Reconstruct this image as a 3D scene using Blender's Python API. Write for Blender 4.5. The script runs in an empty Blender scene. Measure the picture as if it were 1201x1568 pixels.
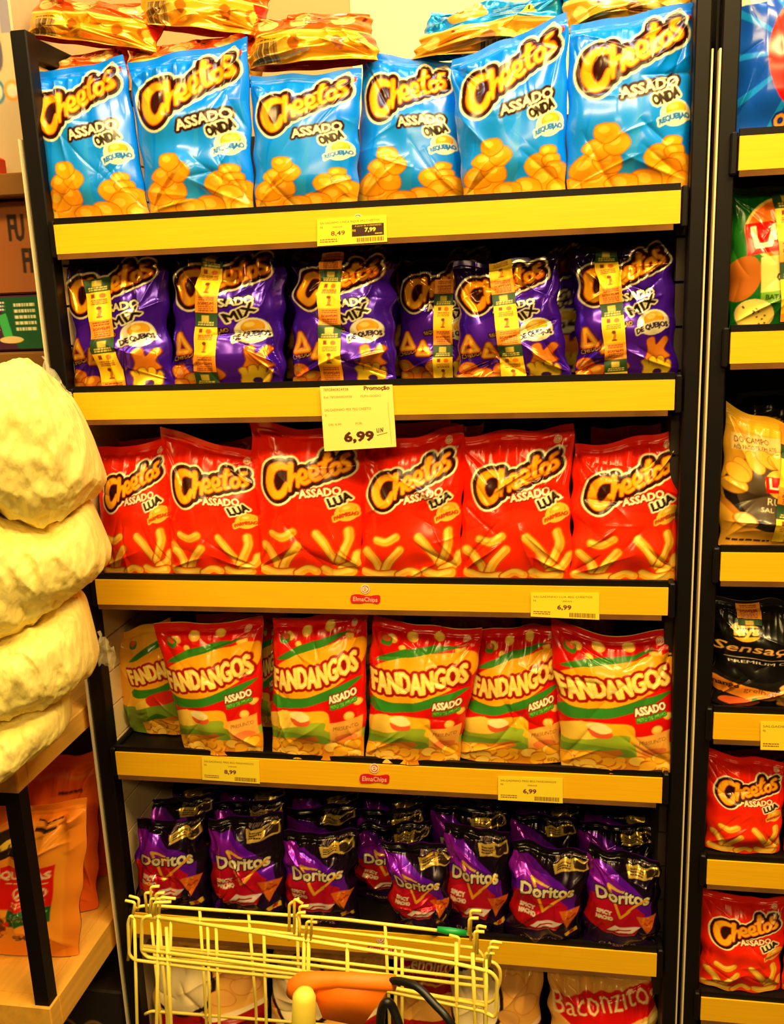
import bpy, math, random
import numpy as np
from mathutils import Vector, Matrix, noise as mnoise

# ------------------------------------------------------------------ camera, world, lights, exposure
C = bpy.context.scene.collection
SC = bpy.context.scene
SC.view_settings.view_transform = 'Standard'
SC.view_settings.look = 'None'
SC.view_settings.gamma = 1.0
SC.view_settings.use_curve_mapping = False
SC.view_settings.exposure = 0.22

YAW, PITCH, ROLL = 0.175003963, -0.231192360, -0.0393483372
CAM = np.array([0.771829405, -1.41700996, 1.57416465])
FPX = 1419.57
_f = np.array([-math.sin(YAW)*math.cos(PITCH), math.cos(YAW)*math.cos(PITCH), math.sin(PITCH)])
_r = np.array([math.cos(YAW), math.sin(YAW), 0.0])
_u = np.cross(_r, _f)
CR = _r*math.cos(ROLL) + _u*math.sin(ROLL)
CU = -_r*math.sin(ROLL) + _u*math.cos(ROLL)
cam_data = bpy.data.cameras.new('camera')
cam_data.sensor_fit = 'HORIZONTAL'; cam_data.sensor_width = 36.0
cam_data.lens = 36.0*FPX/1201.0
cam_data.clip_start = 0.02
cam = bpy.data.objects.new('camera', cam_data)
M = Matrix.Identity(4)
for i in range(3):
    M[i][0], M[i][1], M[i][2], M[i][3] = CR[i], CU[i], -_f[i], CAM[i]
cam.matrix_world = M
C.objects.link(cam); SC.camera = cam

world = bpy.data.worlds.new('world'); SC.world = world
world.use_nodes = True
world.node_tree.nodes['Background'].inputs[0].default_value = (1.0, 0.6, 0.22, 1)
world.node_tree.nodes['Background'].inputs[1].default_value = 0.045

def area(name, loc, target, sx, sy, power, col=(1.0, 0.70, 0.25)):
    d = bpy.data.lights.new(name, 'AREA'); d.shape = 'RECTANGLE'; d.size = sx; d.size_y = sy
    d.energy = power; d.color = col
    o = bpy.data.objects.new(name, d); o.location = loc
    o.rotation_euler = (Vector(target)-Vector(loc)).to_track_quat('-Z', 'Y').to_euler()
    C.objects.link(o); return o
# ceiling fluorescent rows over the aisle, with added fill and top-shelf lights
area('overhead_light', (1.5, -0.95, 3.0), (0.7, 0.1, 1.0), 1.3, 0.16, 58)
area('overhead_light', (0.0, -1.3, 3.0), (0.4, 0.0, 0.9), 1.3, 0.16, 32)
area('overhead_light', (0.9, -3.0, 2.9), (0.5, 0.1, 0.8), 1.6, 0.3, 34)  # added fill light from behind the camera
area('overhead_light', (0.75, -0.35, 3.1), (0.65, 0.1, 1.9), 1.3, 0.14, 13, (0.86, 0.93, 1.0))  # added cool light that brings out the blue bags on the top shelf

def at(px, py, y):
    """world point on the vertical plane Y=y that is seen at a pixel of the 1201x1568 photograph"""
    d = _f + CR*(px-600.5)/FPX - CU*(py-784)/FPX
    return CAM + d*((y-CAM[1])/d[1])
def at_x(px, py, x):
    d = _f + CR*(px-600.5)/FPX - CU*(py-784)/FPX
    return CAM + d*((x-CAM[0])/d[0])

# ------------------------------------------------------------------ materials
def srgb(c):
    c = np.asarray(c, float)/255.0
    return np.where(c <= 0.04045, c/12.92, ((c+0.055)/1.055)**2.4)
def mat(name, rgb, rough=0.5, metal=0.0, coat=0.0, var=0.08, scale=20.0, bump=0.0, bscale=80.0, stretch=None, spec=0.5, alpha=1.0, trans=0.0):
    m = bpy.data.materials.new(name); m.use_nodes = True
    nt = m.node_tree; b = nt.nodes['Principled BSDF']
    col = tuple(srgb(rgb))
    tc = nt.nodes.new('ShaderNodeTexCoord'); mp = nt.nodes.new('ShaderNodeMapping')
    if stretch: mp.inputs['Scale'].default_value = stretch
    nt.links.new(tc.outputs['Object'], mp.inputs[0])
    nz = nt.nodes.new('ShaderNodeTexNoise'); nz.inputs['Scale'].default_value = scale; nz.inputs['Detail'].default_value = 4
    nt.links.new(mp.outputs[0], nz.inputs['Vector'])
    rp = nt.nodes.new('ShaderNodeValToRGB')
    rp.color_ramp.elements[0].position = 0.3; rp.color_ramp.elements[1].position = 0.7
    rp.color_ramp.elements[0].color = tuple(max(0, c*(1-var)) for c in col)+(1,)
    rp.color_ramp.elements[1].color = tuple(min(1, c*(1+var)) for c in col)+(1,)
    nt.links.new(nz.outputs['Fac'], rp.inputs[0]); nt.links.new(rp.outputs[0], b.inputs['Base Color'])
    b.inputs['Roughness'].default_value = rough; b.inputs['Metallic'].default_value = metal
    b.inputs['Coat Weight'].default_value = coat; b.inputs['Coat Roughness'].default_value = 0.08
    b.inputs['Specular IOR Level'].default_value = spec
    b.inputs['Alpha'].default_value = alpha; b.inputs['Transmission Weight'].default_value = trans
    if bump:
        n2 = nt.nodes.new('ShaderNodeTexNoise'); n2.inputs['Scale'].default_value = bscale; n2.inputs['Detail'].default_value = 6
        nt.links.new(mp.outputs[0], n2.inputs['Vector'])
        bp = nt.nodes.new('ShaderNodeBump'); bp.inputs['Strength'].default_value = bump; bp.inputs['Distance'].default_value = 0.01
        nt.links.new(n2.outputs['Fac'], bp.inputs['Height']); nt.links.new(bp.outputs[0], b.inputs['Normal'])
    return m
def mat_print(name, rough=0.3, metal=0.0, coat=0.0, spec=0.5, bump=0.0):
    """printed film: the print is a colour attribute of the mesh"""
    m = bpy.data.materials.new(name); m.use_nodes = True
    nt = m.node_tree; b = nt.nodes['Principled BSDF']
    a = nt.nodes.new('ShaderNodeAttribute'); a.attribute_name = 'print'
    nt.links.new(a.outputs['Color'], b.inputs['Base Color'])
    b.inputs['Roughness'].default_value = rough; b.inputs['Metallic'].default_value = metal
    b.inputs['Coat Weight'].default_value = coat; b.inputs['Coat Roughness'].default_value = 0.12
    b.inputs['Specular IOR Level'].default_value = spec
    if bump:
        tc = nt.nodes.new('ShaderNodeTexCoord')
        n2 = nt.nodes.new('ShaderNodeTexNoise'); n2.inputs['Scale'].default_value = 45; n2.inputs['Detail'].default_value = 3
        nt.links.new(tc.outputs['Object'], n2.inputs['Vector'])
        bp = nt.nodes.new('ShaderNodeBump'); bp.inputs['Strength'].default_value = bump; bp.inputs['Distance'].default_value = 0.006
        nt.links.new(n2.outputs['Fac'], bp.inputs['Height']); nt.links.new(bp.outputs[0], b.inputs['Normal'])
    return m
BLACK = mat('black_steel', (12, 6, 4), 0.5, 0.0, var=0.2, spec=0.25)
STEELEDGE = mat('bright_edge', (250, 225, 170), 0.3, 0.2)
SLAT = mat('slat_panel', (232, 202, 150), 0.6, var=0.05, scale=6)
DARKBACK = mat('dark_back', (40, 26, 16), 0.7)
STRIP = mat('wood_print_strip', (253, 190, 6), 0.5, coat=0.0, var=0.06, scale=9, stretch=(1, 1, 30))
CLEAR = mat('strip_film_edge', (120, 78, 34), 0.15, coat=0.4, var=0.3, scale=14)
WALL = mat('wall_paint', (250, 236, 170), 0.8, var=0.03, scale=5)
FLOORM = mat('floor_tile', (70, 52, 36), 0.5, var=0.15, scale=3)
WOOD = mat('pine_wood', (244, 178, 64), 0.55, var=0.16, scale=5, stretch=(12, 1, 12), bump=0.05)
WHITEWIRE = mat('cream_wire', (255, 228, 92), 0.4, coat=0.1, var=0.03)
CREAMTUBE = mat('cream_tube', (255, 228, 84), 0.45, coat=0.1, var=0.03)
ORANGEPL = mat('orange_plastic', (255, 124, 4), 0.55, var=0.05)
RUBBER = mat('black_rubber', (18, 16, 14), 0.4)
GREENTAPE = mat('green_tape', (10, 160, 70), 0.4)
FIBRE = mat('white_fibre', (254, 230, 128), 0.7, coat=0.12, var=0.07, scale=9, bump=0.8, bscale=30, stretch=(1, 1, 0.4))
FILM = mat('clear_film', (250, 225, 170), 0.12, alpha=0.28, coat=0.5, var=0.3, scale=30, bump=0.5, bscale=60)
CARDBOARD = mat('cardboard', (120, 60, 22), 0.75, var=0.08, scale=8)
P_FILM = mat_print('printed_film', 0.23, 0.0, 0.1, 0.4)
P_FOIL = mat_print('printed_foil', 0.23, 0.5, 0.25)
P_GOLD = mat_print('gold_inner_film', 0.22, 0.35, 0.4)
P_DARK = mat_print('printed_dark_foil', 0.24, 0.5, 0.25)
P_PAPER = mat_print('printed_paper', 0.6)

# ------------------------------------------------------------------ object helpers
def add_mesh(name, verts, faces, m, parent=None, smooth=False, col=None, origin=(0, 0, 0)):
    me = bpy.data.meshes.new(name)
    V = np.asarray(verts, float)-np.asarray(origin, float)
    F = np.asarray(faces) if not isinstance(faces, list) or (faces and len(set(map(len, faces))) == 1) else None
    if F is not None and len(F) and F.ndim == 2:
        n, k = F.shape
        me.vertices.add(len(V)); me.vertices.foreach_set('co', V.astype(np.float32).ravel())
        me.loops.add(n*k); me.loops.foreach_set('vertex_index', F.astype(np.int32).ravel())
        me.polygons.add(n); me.polygons.foreach_set('loop_start', np.arange(0, n*k, k, dtype=np.int32))
        me.update(calc_edges=True)
    else:
        me.from_pydata(V.tolist(), [], [list(f) for f in faces])
    me.polygons.foreach_set('use_smooth', np.full(len(me.polygons), bool(smooth)))
    if col is not None:
        a = me.color_attributes.new('print', 'FLOAT_COLOR', 'POINT')
        a.data.foreach_set('color', np.concatenate([col, np.ones((len(col), 1))], 1).astype(np.float32).ravel())
    me.validate(); me.update()
    me.materials.append(m)
    o = bpy.data.objects.new(name, me); C.objects.link(o)
    if parent is not None: o.parent = parent
    return o
class MB:
    """collects boxes, tubes and grids; build() links them as ONE mesh"""
    def __init__(s): s.v = []; s.f = []
    def box(s, x0, x1, y0, y1, z0, z1, bev=0.0):
        i = len(s.v)
        if bev <= 0:
            s.v += [(x0,y0,z0),(x1,y0,z0),(x1,y1,z0),(x0,y1,z0),(x0,y0,z1),(x1,y0,z1),(x1,y1,z1),(x0,y1,z1)]
            s.f += [tuple(i+k for k in q) for q in ((0,3,2,1),(4,5,6,7),(0,1,5,4),(1,2,6,5),(2,3,7,6),(3,0,4,7))]
        else:
            b = bev
            ring = lambda d, z: [(x0+d,y0,z),(x1-d,y0,z),(x1,y0+d,z),(x1,y1-d,z),(x1-d,y1,z),(x0+d,y1,z),(x0,y1-d,z),(x0,y0+d,z)]
            ins = [(x0+b,y0+b),(x1-b,y0+b),(x1-b,y0+b),(x1-b,y1-b),(x1-b,y1-b),(x0+b,y1-b),(x0+b,y1-b),(x0+b,y0+b)]
            s.v += [(x,y,z0) for x, y in ins]+ring(b, z0+b)+ring(b, z1-b)+[(x,y,z1) for x, y in ins]
            for r in range(3):
                for k in range(8):
                    a = i+r*8+k; c = i+r*8+(k+1) % 8
                    s.f.append((a, c, c+8, a+8))
            s.f.append(tuple(i+k for k in (7,5,3,1))); s.f.append(tuple(i+24+k for k in (0,2,4,6)))
        return s
    def tube(s, pts, r, n=8, cap=True):
        P = [Vector(p) for p in pts]; i0 = len(s.v); prev = None
        R = r if hasattr(r, '__len__') else [r]*len(P)
        for k, p in enumerate(P):
            t = ((P[min(k+1, len(P)-1)]-p).normalized() + (p-P[max(k-1, 0)]).normalized())
            if t.length < 1e-6: t = P[min(k+1, len(P)-1)]-P[max(k-1, 0)]
            t.normalize()
            if prev is None:
                a = t.orthogonal().normalized()
            else:
                a = (prev - t*prev.dot(t))
                a = a.normalized() if a.length > 1e-5 else t.orthogonal().normalized()
            prev = a; b = t.cross(a)
            for j in range(n):
                w = 2*math.pi*j/n
                s.v.append(tuple(p+(a*math.cos(w)+b*math.sin(w))*R[k]))
        for k in range(len(P)-1):
            for j in range(n):
                a = i0+k*n+j; c = i0+k*n+(j+1) % n
                s.f.append((a, c, c+n, a+n))
        if cap:
            s.f.append(tuple(i0+j for j in range(n))[::-1]); s.f.append(tuple(i0+(len(P)-1)*n+j for j in range(n)))
        return s
    def build(s, name, m, parent=None, smooth=False, origin=None):
        if origin is None: origin = tuple(parent.location) if parent is not None and parent.parent is None else (0, 0, 0)
        return add_mesh(name, s.v, s.f, m, parent, smooth, origin=origin)
def tag(o, label, cat, group=None, kind=None):
    o['label'] = label; o['category'] = cat
    if group: o['group'] = group
    if kind: o['kind'] = kind
    return o
def thing(name, label, cat, loc, group=None):
    o = bpy.data.objects.new(name, None); C.objects.link(o); o.location = tuple(map(float, loc)); o.empty_display_size = 0.05
    return tag(o, label, cat, group)
def bend(pts, r, n=4):
    """round the corners of a polyline"""
    P = [Vector(p) for p in pts]; out = [P[0]]
    for k in range(1, len(P)-1):
        a = (P[k-1]-P[k]); b = (P[k+1]-P[k]); d = min(r, a.length*0.45, b.length*0.45)
        p0 = P[k]+a.normalized()*d; p1 = P[k]+b.normalized()*d
        for j in range(n+1):
            t = j/n; out.append(p0*(1-t)**2+P[k]*2*t*(1-t)+p1*t*t)
    out.append(P[-1]); return out
def catmull(pts, n=6):
    P = np.asarray(pts, float); P = np.vstack([2*P[0]-P[1], P, 2*P[-1]-P[-2]]); out = []
    for i in range(1, len(P)-2):
        for t in np.linspace(0, 1, n, endpoint=False):
            out.append(0.5*((2*P[i])+(-P[i-1]+P[i+1])*t+(2*P[i-1]-5*P[i]+4*P[i+1]-P[i+2])*t*t+(-P[i-1]+3*P[i]-3*P[i+1]+P[i+2])*t**3))
    out.append(P[-2]); return np.array(out)

# ------------------------------------------------------------------ print artwork (signed distance shapes on a small canvas, later mesh colours)
_glyph = {}
def glyphs(txt, bold=0.0):
    """outline segments of a line of text, height about 1 (cap height 0.73), y down"""
    key = (txt, bold)
    if key in _glyph: return _glyph[key]
    cu = bpy.data.curves.new('t', 'FONT'); cu.body = txt; cu.size = 1; cu.resolution_u = 2
    ob = bpy.data.objects.new('t', cu); me = ob.to_mesh()
    n = len(me.vertices); co = np.zeros(n*3); me.vertices.foreach_get('co', co); co = co.reshape(-1, 3)[:, :2]*[1, -1]
    cnt = {}
    for p in me.polygons:
        for a, b in p.edge_keys: cnt[(a, b)] = cnt.get((a, b), 0)+1
    seg = np.array([[co[a], co[b]] for (a, b), c in cnt.items() if c == 1])
    ob.to_mesh_clear(); bpy.data.objects.remove(ob); bpy.data.curves.remove(cu)
    _glyph[key] = seg
    return seg
class Art:
    def __init__(s, w, h, S, base):
        s.w, s.h, s.S = w, h, S
        s.nx, s.ny = int(w*S), int(h*S)
        s.X, s.Y = np.meshgrid((np.arange(s.nx)+0.5)/S, (np.arange(s.ny)+0.5)/S)
        s.img = np.zeros((s.ny, s.nx, 3)); s.img[:] = np.asarray(base, float)/255
        s.alpha = np.ones((s.ny, s.nx))
    def reg(s, x0, y0, x1, y1, pad):
        a = max(0, int((x0-pad)*s.S)); b = min(s.nx, int((x1+pad)*s.S)+2)
        c = max(0, int((y0-pad)*s.S)); d = min(s.ny, int((y1+pad)*s.S)+2)
        return (slice(c, max(c, d)), slice(a, max(a, b)))
    def seg_sdf(s, seg, pad=0.12):
        seg = np.asarray(seg, float); lo = seg.reshape(-1, 2).min(0); hi = seg.reshape(-1, 2).max(0)
        R = s.reg(lo[0], lo[1], hi[0], hi[1], pad); X = s.X[R]; Y = s.Y[R]
        D = np.full(X.shape, 1e9); ins = np.zeros(X.shape, bool)
        for (ax, ay), (bx, by) in seg:
            dx, dy = bx-ax, by-ay; L = dx*dx+dy*dy+1e-12
            t = np.clip(((X-ax)*dx+(Y-ay)*dy)/L, 0, 1)
            D = np.minimum(D, (X-ax-t*dx)**2+(Y-ay-t*dy)**2)
            if ay != by:
                ins ^= ((ay > Y) != (by > Y)) & (X < ax+(Y-ay)*dx/(by-ay))
        D = np.sqrt(D); return R, np.where(ins, -D, D)
    def poly_sdf(s, pts, pad=0.12):
        p = np.asarray(pts, float); return s.seg_sdf(np.stack([p, np.roll(p, -1, 0)], 1), pad)
    def stroke_sdf(s, pts, r, pad=0.15):
        p = np.asarray(pts, float); r = np.full(len(p), r) if np.isscalar(r) else np.asarray(r, float)
        R = s.reg(p[:, 0].min(), p[:, 1].min(), p[:, 0].max(), p[:, 1].max(), pad+r.max()); X = s.X[R]; Y = s.Y[R]
        D = np.full(X.shape, 1e9)
        for k in range(len(p)-1):
            ax, ay = p[k]; dx, dy = p[k+1]-p[k]; L = dx*dx+dy*dy+1e-12
            t = np.clip(((X-ax)*dx+(Y-ay)*dy)/L, 0, 1)
            D = np.minimum(D, np.sqrt((X-ax-t*dx)**2+(Y-ay-t*dy)**2)-(r[k]*(1-t)+r[k+1]*t))
        return R, D
    def put(s, RD, col, off=0.0, op=1.0):
        R, D = RD; a = np.clip(0.5-(D-off)*s.S, 0, 1)[..., None]*op
        s.img[R] = s.img[R]*(1-a)+np.asarray(col, float)/255*a
        s.alpha[R] = np.maximum(s.alpha[R], a[..., 0])
        return s
    def ell(s, cx, cy, rx, ry, col, rot=0.0, off=0.0, op=1.0, pts=False):
        t = np.linspace(0, 2*np.pi, 28, endpoint=False); c, q = math.cos(rot), math.sin(rot)
        p = np.stack([cx+rx*np.cos(t)*c-ry*np.sin(t)*q, cy+rx*np.cos(t)*q+ry*np.sin(t)*c], 1)
        if pts: return p
        return s.put(s.poly_sdf(p), col, off, op)
    def poly(s, pts, col, off=0.0, op=1.0): return s.put(s.poly_sdf(pts), col, off, op)
    def blob(s, pts, col, off=0.0, op=1.0):
        p = list(pts)+[pts[0]]; q = catmull([pts[-1]]+p+[pts[1]], 5)[5:-5]
        return s.put(s.poly_sdf(q), col, off, op)
    def line(s, pts, r, col, curve=False, op=1.0):
        p = catmull(pts, 5) if curve else pts
        return s.put(s.stroke_sdf(p, r), col, 0, op)
    def rect(s, x0, y0, x1, y1, col, op=1.0, rot=0.0):
        cx, cy = (x0+x1)/2, (y0+y1)/2; c, q = math.cos(rot), math.sin(rot)
        p = [((x-cx)*c-(y-cy)*q+cx, (x-cx)*q+(y-cy)*c+cy) for x, y in ((x0,y0),(x1,y0),(x1,y1),(x0,y1))]
        return s.poly(p, col, 0, op)
    def text(s, txt, x, y, width, layers, rot=0.0, tall=None, arc=0.0, slant=0.0, wob=0.0):
        """text box: left baseline at (x, y), given width; layers = [(offset, colour)] from the outermost in"""
        g = glyphs(txt).copy(); p = g.reshape(-1, 2); x0, x1 = p[:, 0].min(), p[:, 0].max()
        k = width/(x1-x0); ky = k if tall is None else tall/0.73
        q = np.stack([(p[:, 0]-x0)*k, p[:, 1]*ky], 1)
        q[:, 0] -= q[:, 1]*slant
        tt = q[:, 0]/width
        if wob: q[:, 1] += wob*np.sin(tt*14.0)
        q[:, 1] += arc*(4*(tt-0.5)**2-1)
        c, n = math.cos(rot), math.sin(rot)
        q = np.stack([x+q[:, 0]*c-q[:, 1]*n, y+q[:, 0]*n+q[:, 1]*c], 1)
        RD = s.seg_sdf(q.reshape(-1, 2, 2), 0.06)
        for off, col in layers: s.put(RD, col, off)
        return s
    def lines(s, x0, y0, x1, y1, n, col, seed=0, fill=0.55):
        """rows of print too small to read"""
        rg = random.Random(seed); dy = (y1-y0)/n
        for k in range(n):
            x = x0
            while x < x1:
                L = rg.uniform(0.06, 0.2)*(x1-x0); e = min(x+L, x1*0.97+x0*0.03)
                if e > x: s.rect(x, y0+k*dy, e, y0+k*dy+dy*fill, col)
                x += L+0.03*(x1-x0)
        return s
    def barcode(s, x0, y0, x1, y1, col, seed=1, bg=None):
        if bg is not None: s.rect(x0-0.01, y0-0.01, x1+0.01, y1+0.01, bg)
        rg = random.Random(seed); x = x0
        while x < x1:
            w = rg.choice((0.012, 0.02, 0.03))*(x1-x0)*2.2; s.rect(x, y0, min(x+w*0.55, x1), y1, col); x += w
        return s
    def lin(s):
        c = np.clip(s.img, 0, 1)
        return np.where(c <= 0.04045, c/12.92, ((c+0.055)/1.055)**2.4)
    def sample(s, x, y):
        L = s._lin if hasattr(s, '_lin') else s.lin(); s._lin = L
        fx = np.clip(x*s.S-0.5, 0, s.nx-1.001); fy = np.clip(y*s.S-0.5, 0, s.ny-1.001)
        ix = fx.astype(int); iy = fy.astype(int); a = (fx-ix)[:, None]; b = (fy-iy)[:, None]
        return (L[iy, ix]*(1-a)+L[iy, ix+1]*a)*(1-b)+(L[iy+1, ix]*(1-a)+L[iy+1, ix+1]*a)*b
    def sample_alpha(s, x, y):
        return s.alpha[np.clip((y*s.S).astype(int), 0, s.ny-1), np.clip((x*s.S).astype(int), 0, s.nx-1)]
# ------------------------------------------------------------------ the printed designs
RED = (248, 34, 2); BLUE = (0, 130, 255); PURPLE = (66, 18, 176); CREAM = (255, 240, 190); BROWN = (52, 14, 4)
def xf(pts, x, y, w, rot):
    p = np.asarray(pts, float); c, n = math.cos(rot), math.sin(rot)
    return np.stack([x+w*(p[:, 0]*c-p[:, 1]*n), y+w*(p[:, 0]*n+p[:, 1]*c)], 1)
LOGO = [  # brush strokes of the wordmark C-h-e-e-t-o-s, with radii, in units of its width
    ([(.31,.10),(.22,.06),(.13,.09),(.075,.19),(.07,.30),(.12,.385),(.20,.37),(.26,.28)], [.03,.045,.05,.05,.05,.05,.043,.03]),
    ([(.335,.06),(.32,.16),(.30,.26),(.285,.35)], [.036,.033,.03,.02]),
    ([(.305,.27),(.34,.20),(.385,.19),(.395,.25),(.385,.31)], [.022,.028,.03,.028,.024]),
    ([(.43,.235),(.49,.215),(.495,.155),(.455,.135),(.42,.18),(.425,.25),(.465,.285),(.52,.265)], .026),
    ([(.555,.21),(.615,.19),(.62,.13),(.58,.11),(.545,.155),(.55,.225),(.59,.26),(.645,.24)], .026),
    ([(.735,.0),(.705,.08),(.69,.17),(.70,.23),(.745,.225)], [.034,.032,.03,.028,.02]),
    ([(.645,.085),(.70,.075),(.77,.05)], [.018,.026,.018]),
    ([(.82,.105),(.785,.12),(.77,.175),(.795,.22),(.84,.205),(.86,.15),(.845,.11),(.815,.105)], .025),
    ([(.955,.03),(.905,.045),(.895,.095),(.94,.125),(.95,.175),(.90,.20),(.87,.19)], [.024,.028,.027,.027,.028,.026,.018])]
def wordmark(A, x, y, w, rot, fill=(255, 176, 24)):
    SD = []
    for pts, r in LOGO:
        n = 5; p = catmull(pts, n); rr = np.full(len(pts), r) if np.isscalar(r) else np.asarray(r, float)
        rr = np.interp(np.linspace(0, len(pts)-1, len(p)), np.arange(len(pts)), rr)
        SD.append(A.stroke_sdf(xf(p, x, y, w, rot), rr*w, 0.2))
    bowl = xf(catmull([(.28,.12),(.15,.12),(.10,.28),(.15,.35),(.24,.30),(.28,.12)], 5), x, y, w, rot)
    for off, col in ((.072*w, CREAM), (.048*w, BROWN)):
        for sd in SD: A.put(sd, col, off)
        A.put(A.poly_sdf(bowl), col, off)
    for sd in SD: A.put(sd, (222, 92, 10), 0.006*w)
    for sd in SD: A.put(sd, fill, -0.006*w)
def maker_logo(A, x, y, w, bg=(220, 20, 20), fg=(255, 240, 200)):
    A.ell(x+w*.5, y+w*.18, w*.17, w*.17, fg); A.ell(x+w*.5, y+w*.18, w*.13, w*.13, bg)
    A.line([(x+w*.42, y+w*.14), (x+w*.5, y+w*.1), (x+w*.58, y+w*.16)], w*.022, fg, True)
    A.line([(x+w*.42, y+w*.22), (x+w*.5, y+w*.26), (x+w*.58, y+w*.2)], w*.022, fg, True)
    A.line([(x+w*.4, y+w*.18), (x+w*.6, y+w*.17)], w*.018, fg)
    A.blob([(x, y+w*.42), (x+w*.25, y+w*.36), (x+w*.6, y+w*.42), (x+w, y+w*.38), (x+w*.99, y+w*.68), (x+w*.6, y+w*.66), (x+w*.3, y+w*.7), (x, y+w*.68)], bg)
    A.text('ElmaChips', x+w*.07, y+w*.61, w*.86, [(0.0, fg)], rot=0.02, tall=w*.16)
def puff_heap(A, spots, base=(250, 160, 20), edge=(206, 100, 4), hi=(255, 206, 70)):
    for x, y, r, a in spots:
        b = [(x+r*1.35*math.cos(t)*math.cos(a)-r*math.sin(t)*math.sin(a), y+r*1.35*math.cos(t)*math.sin(a)+r*math.sin(t)*math.cos(a)) for t in np.linspace(0, 6.283, 9)[:-1]]
        b = [(px+r*.12*math.sin(7*px/r+py), py+r*.12*math.cos(6*py/r)) for px, py in b]
        A.blob(b, edge, 0.008); A.blob(b, base); A.ell(x-r*.25, y-r*.3, r*.6, r*.38, hi, a, 0, .7)
def badge(A, x, y, w, top, bottom, top_col=(40, 24, 10), plate=CREAM, ring=(10, 110, 190), tall=.30, rot=-.3):
    A.ell(x+w*.60, y+w*.62, w*.44, w*.36, plate, -.15); A.ell(x+w*.62, y+w*.52, w*.29, w*.2, (226, 120, 10), -.15); A.ell(x+w*.62, y+w*.50, w*.27, w*.175, (250, 180, 36), -.15); A.ell(x+w*.55, y+w*.45, w*.13, w*.07, (255, 222, 110), -.15)
    A.text(top, x, y+w*.38, w*.78, [(.022, CREAM), (.007, top_col)], rot=rot, tall=w*tall, arc=-w*.05)
    A.text(bottom, x+w*.16, y+w*.93, w*.86, [(.018, plate), (.004, ring)], rot=-.18, tall=w*.15, arc=w*.07)
def promo_lines(A, x0, y0, x1, y1, seed, col=(120, 40, 5)):
    A.lines(x0, y0, x1, y1, 3, col, seed)

def art_blue():
    A = Art(1, 1.42, 230, BLUE)
    for x0, x1, op in ((.25, .62, .25), (.6, .98, .2), (.05, .2, .2)):
        A.poly([(x0, .55), (x1, .5), (x1-.1, 1.42), (x0-.2, 1.42)], (90, 170, 200), 0, op)
    maker_logo(A, .8, .03, .16)
    wordmark(A, .05, .27, .86, -.21)
    A.text('ASSADO', .42, .69, .46, [(.026, BROWN), (.004, CREAM)], rot=-.14, tall=.085)
    puff_heap(A, [(.83,1.06,.06,-.2),(.74,1.17,.09,.2),(.86,1.13,.06,.2),(.92,1.22,.09,.4),(.80,1.29,.1,-.2),(.65,1.34,.1,.3),(.93,1.37,.09,0),
                  (.10,1.35,.1,.2),(.26,1.31,.11,-.3),(.45,1.36,.1,.2),(.16,1.21,.1,-.2),(.33,1.17,.09,.4),(.24,1.06,.085,.1),(.40,1.04,.075,-.3),(.31,.94,.075,.2)])
    badge(A, .68, .66, .28, 'ONDA', 'REQUEIJAO')
    return A
def art_red():
    A = Art(1, 1.42, 230, RED)
    A.poly([(0, .95), (.5, .7), (1, .8), (1, 1.42), (0, 1.42)], (246, 50, 6), 0, .5)
    maker_logo(A, .76, .08, .2)
    wordmark(A, .10, .34, .80, -.16)
    A.text('ASSADO', .46, .645, .36, [(.016, (150, 10, 0)), (.004, CREAM)], rot=-.12, tall=.075)
    badge(A, .73, .63, .24, 'LUA', 'PARMESAO', tall=.34, rot=-.4, plate=(250, 190, 60), ring=(190, 60, 10))
    def tube_puff(p, r):
        A.line(p, r+.012, (200, 80, 4), True); A.line(p, r, (250, 168, 36), True); A.line([(x-.012, y-.012) for x, y in p], r*.45, (255, 206, 80), True)
    tube_puff([(.60,.98),(.68,1.07),(.76,1.2),(.79,1.26)], .04)
    tube_puff([(.88,.96),(.89,1.06),(.84,1.18),(.80,1.26)], .04)
    tube_puff([(.97,1.2),(.93,1.28),(.82,1.33)], .045); tube_puff([(.66,1.34),(.76,1.38),(.9,1.37)], .045)
    tube_puff([(.08,1.12),(.18,1.22),(.22,1.34)], .045); tube_puff([(.42,1.1),(.32,1.22),(.26,1.34)], .04)
    tube_puff([(.06,1.36),(.2,1.39),(.36,1.37)], .045); tube_puff([(.40,1.38),(.5,1.33),(.58,1.36)], .038)
    tube_puff([(.18,1.0),(.28,1.02),(.38,.97)], .038)
    return A
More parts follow.
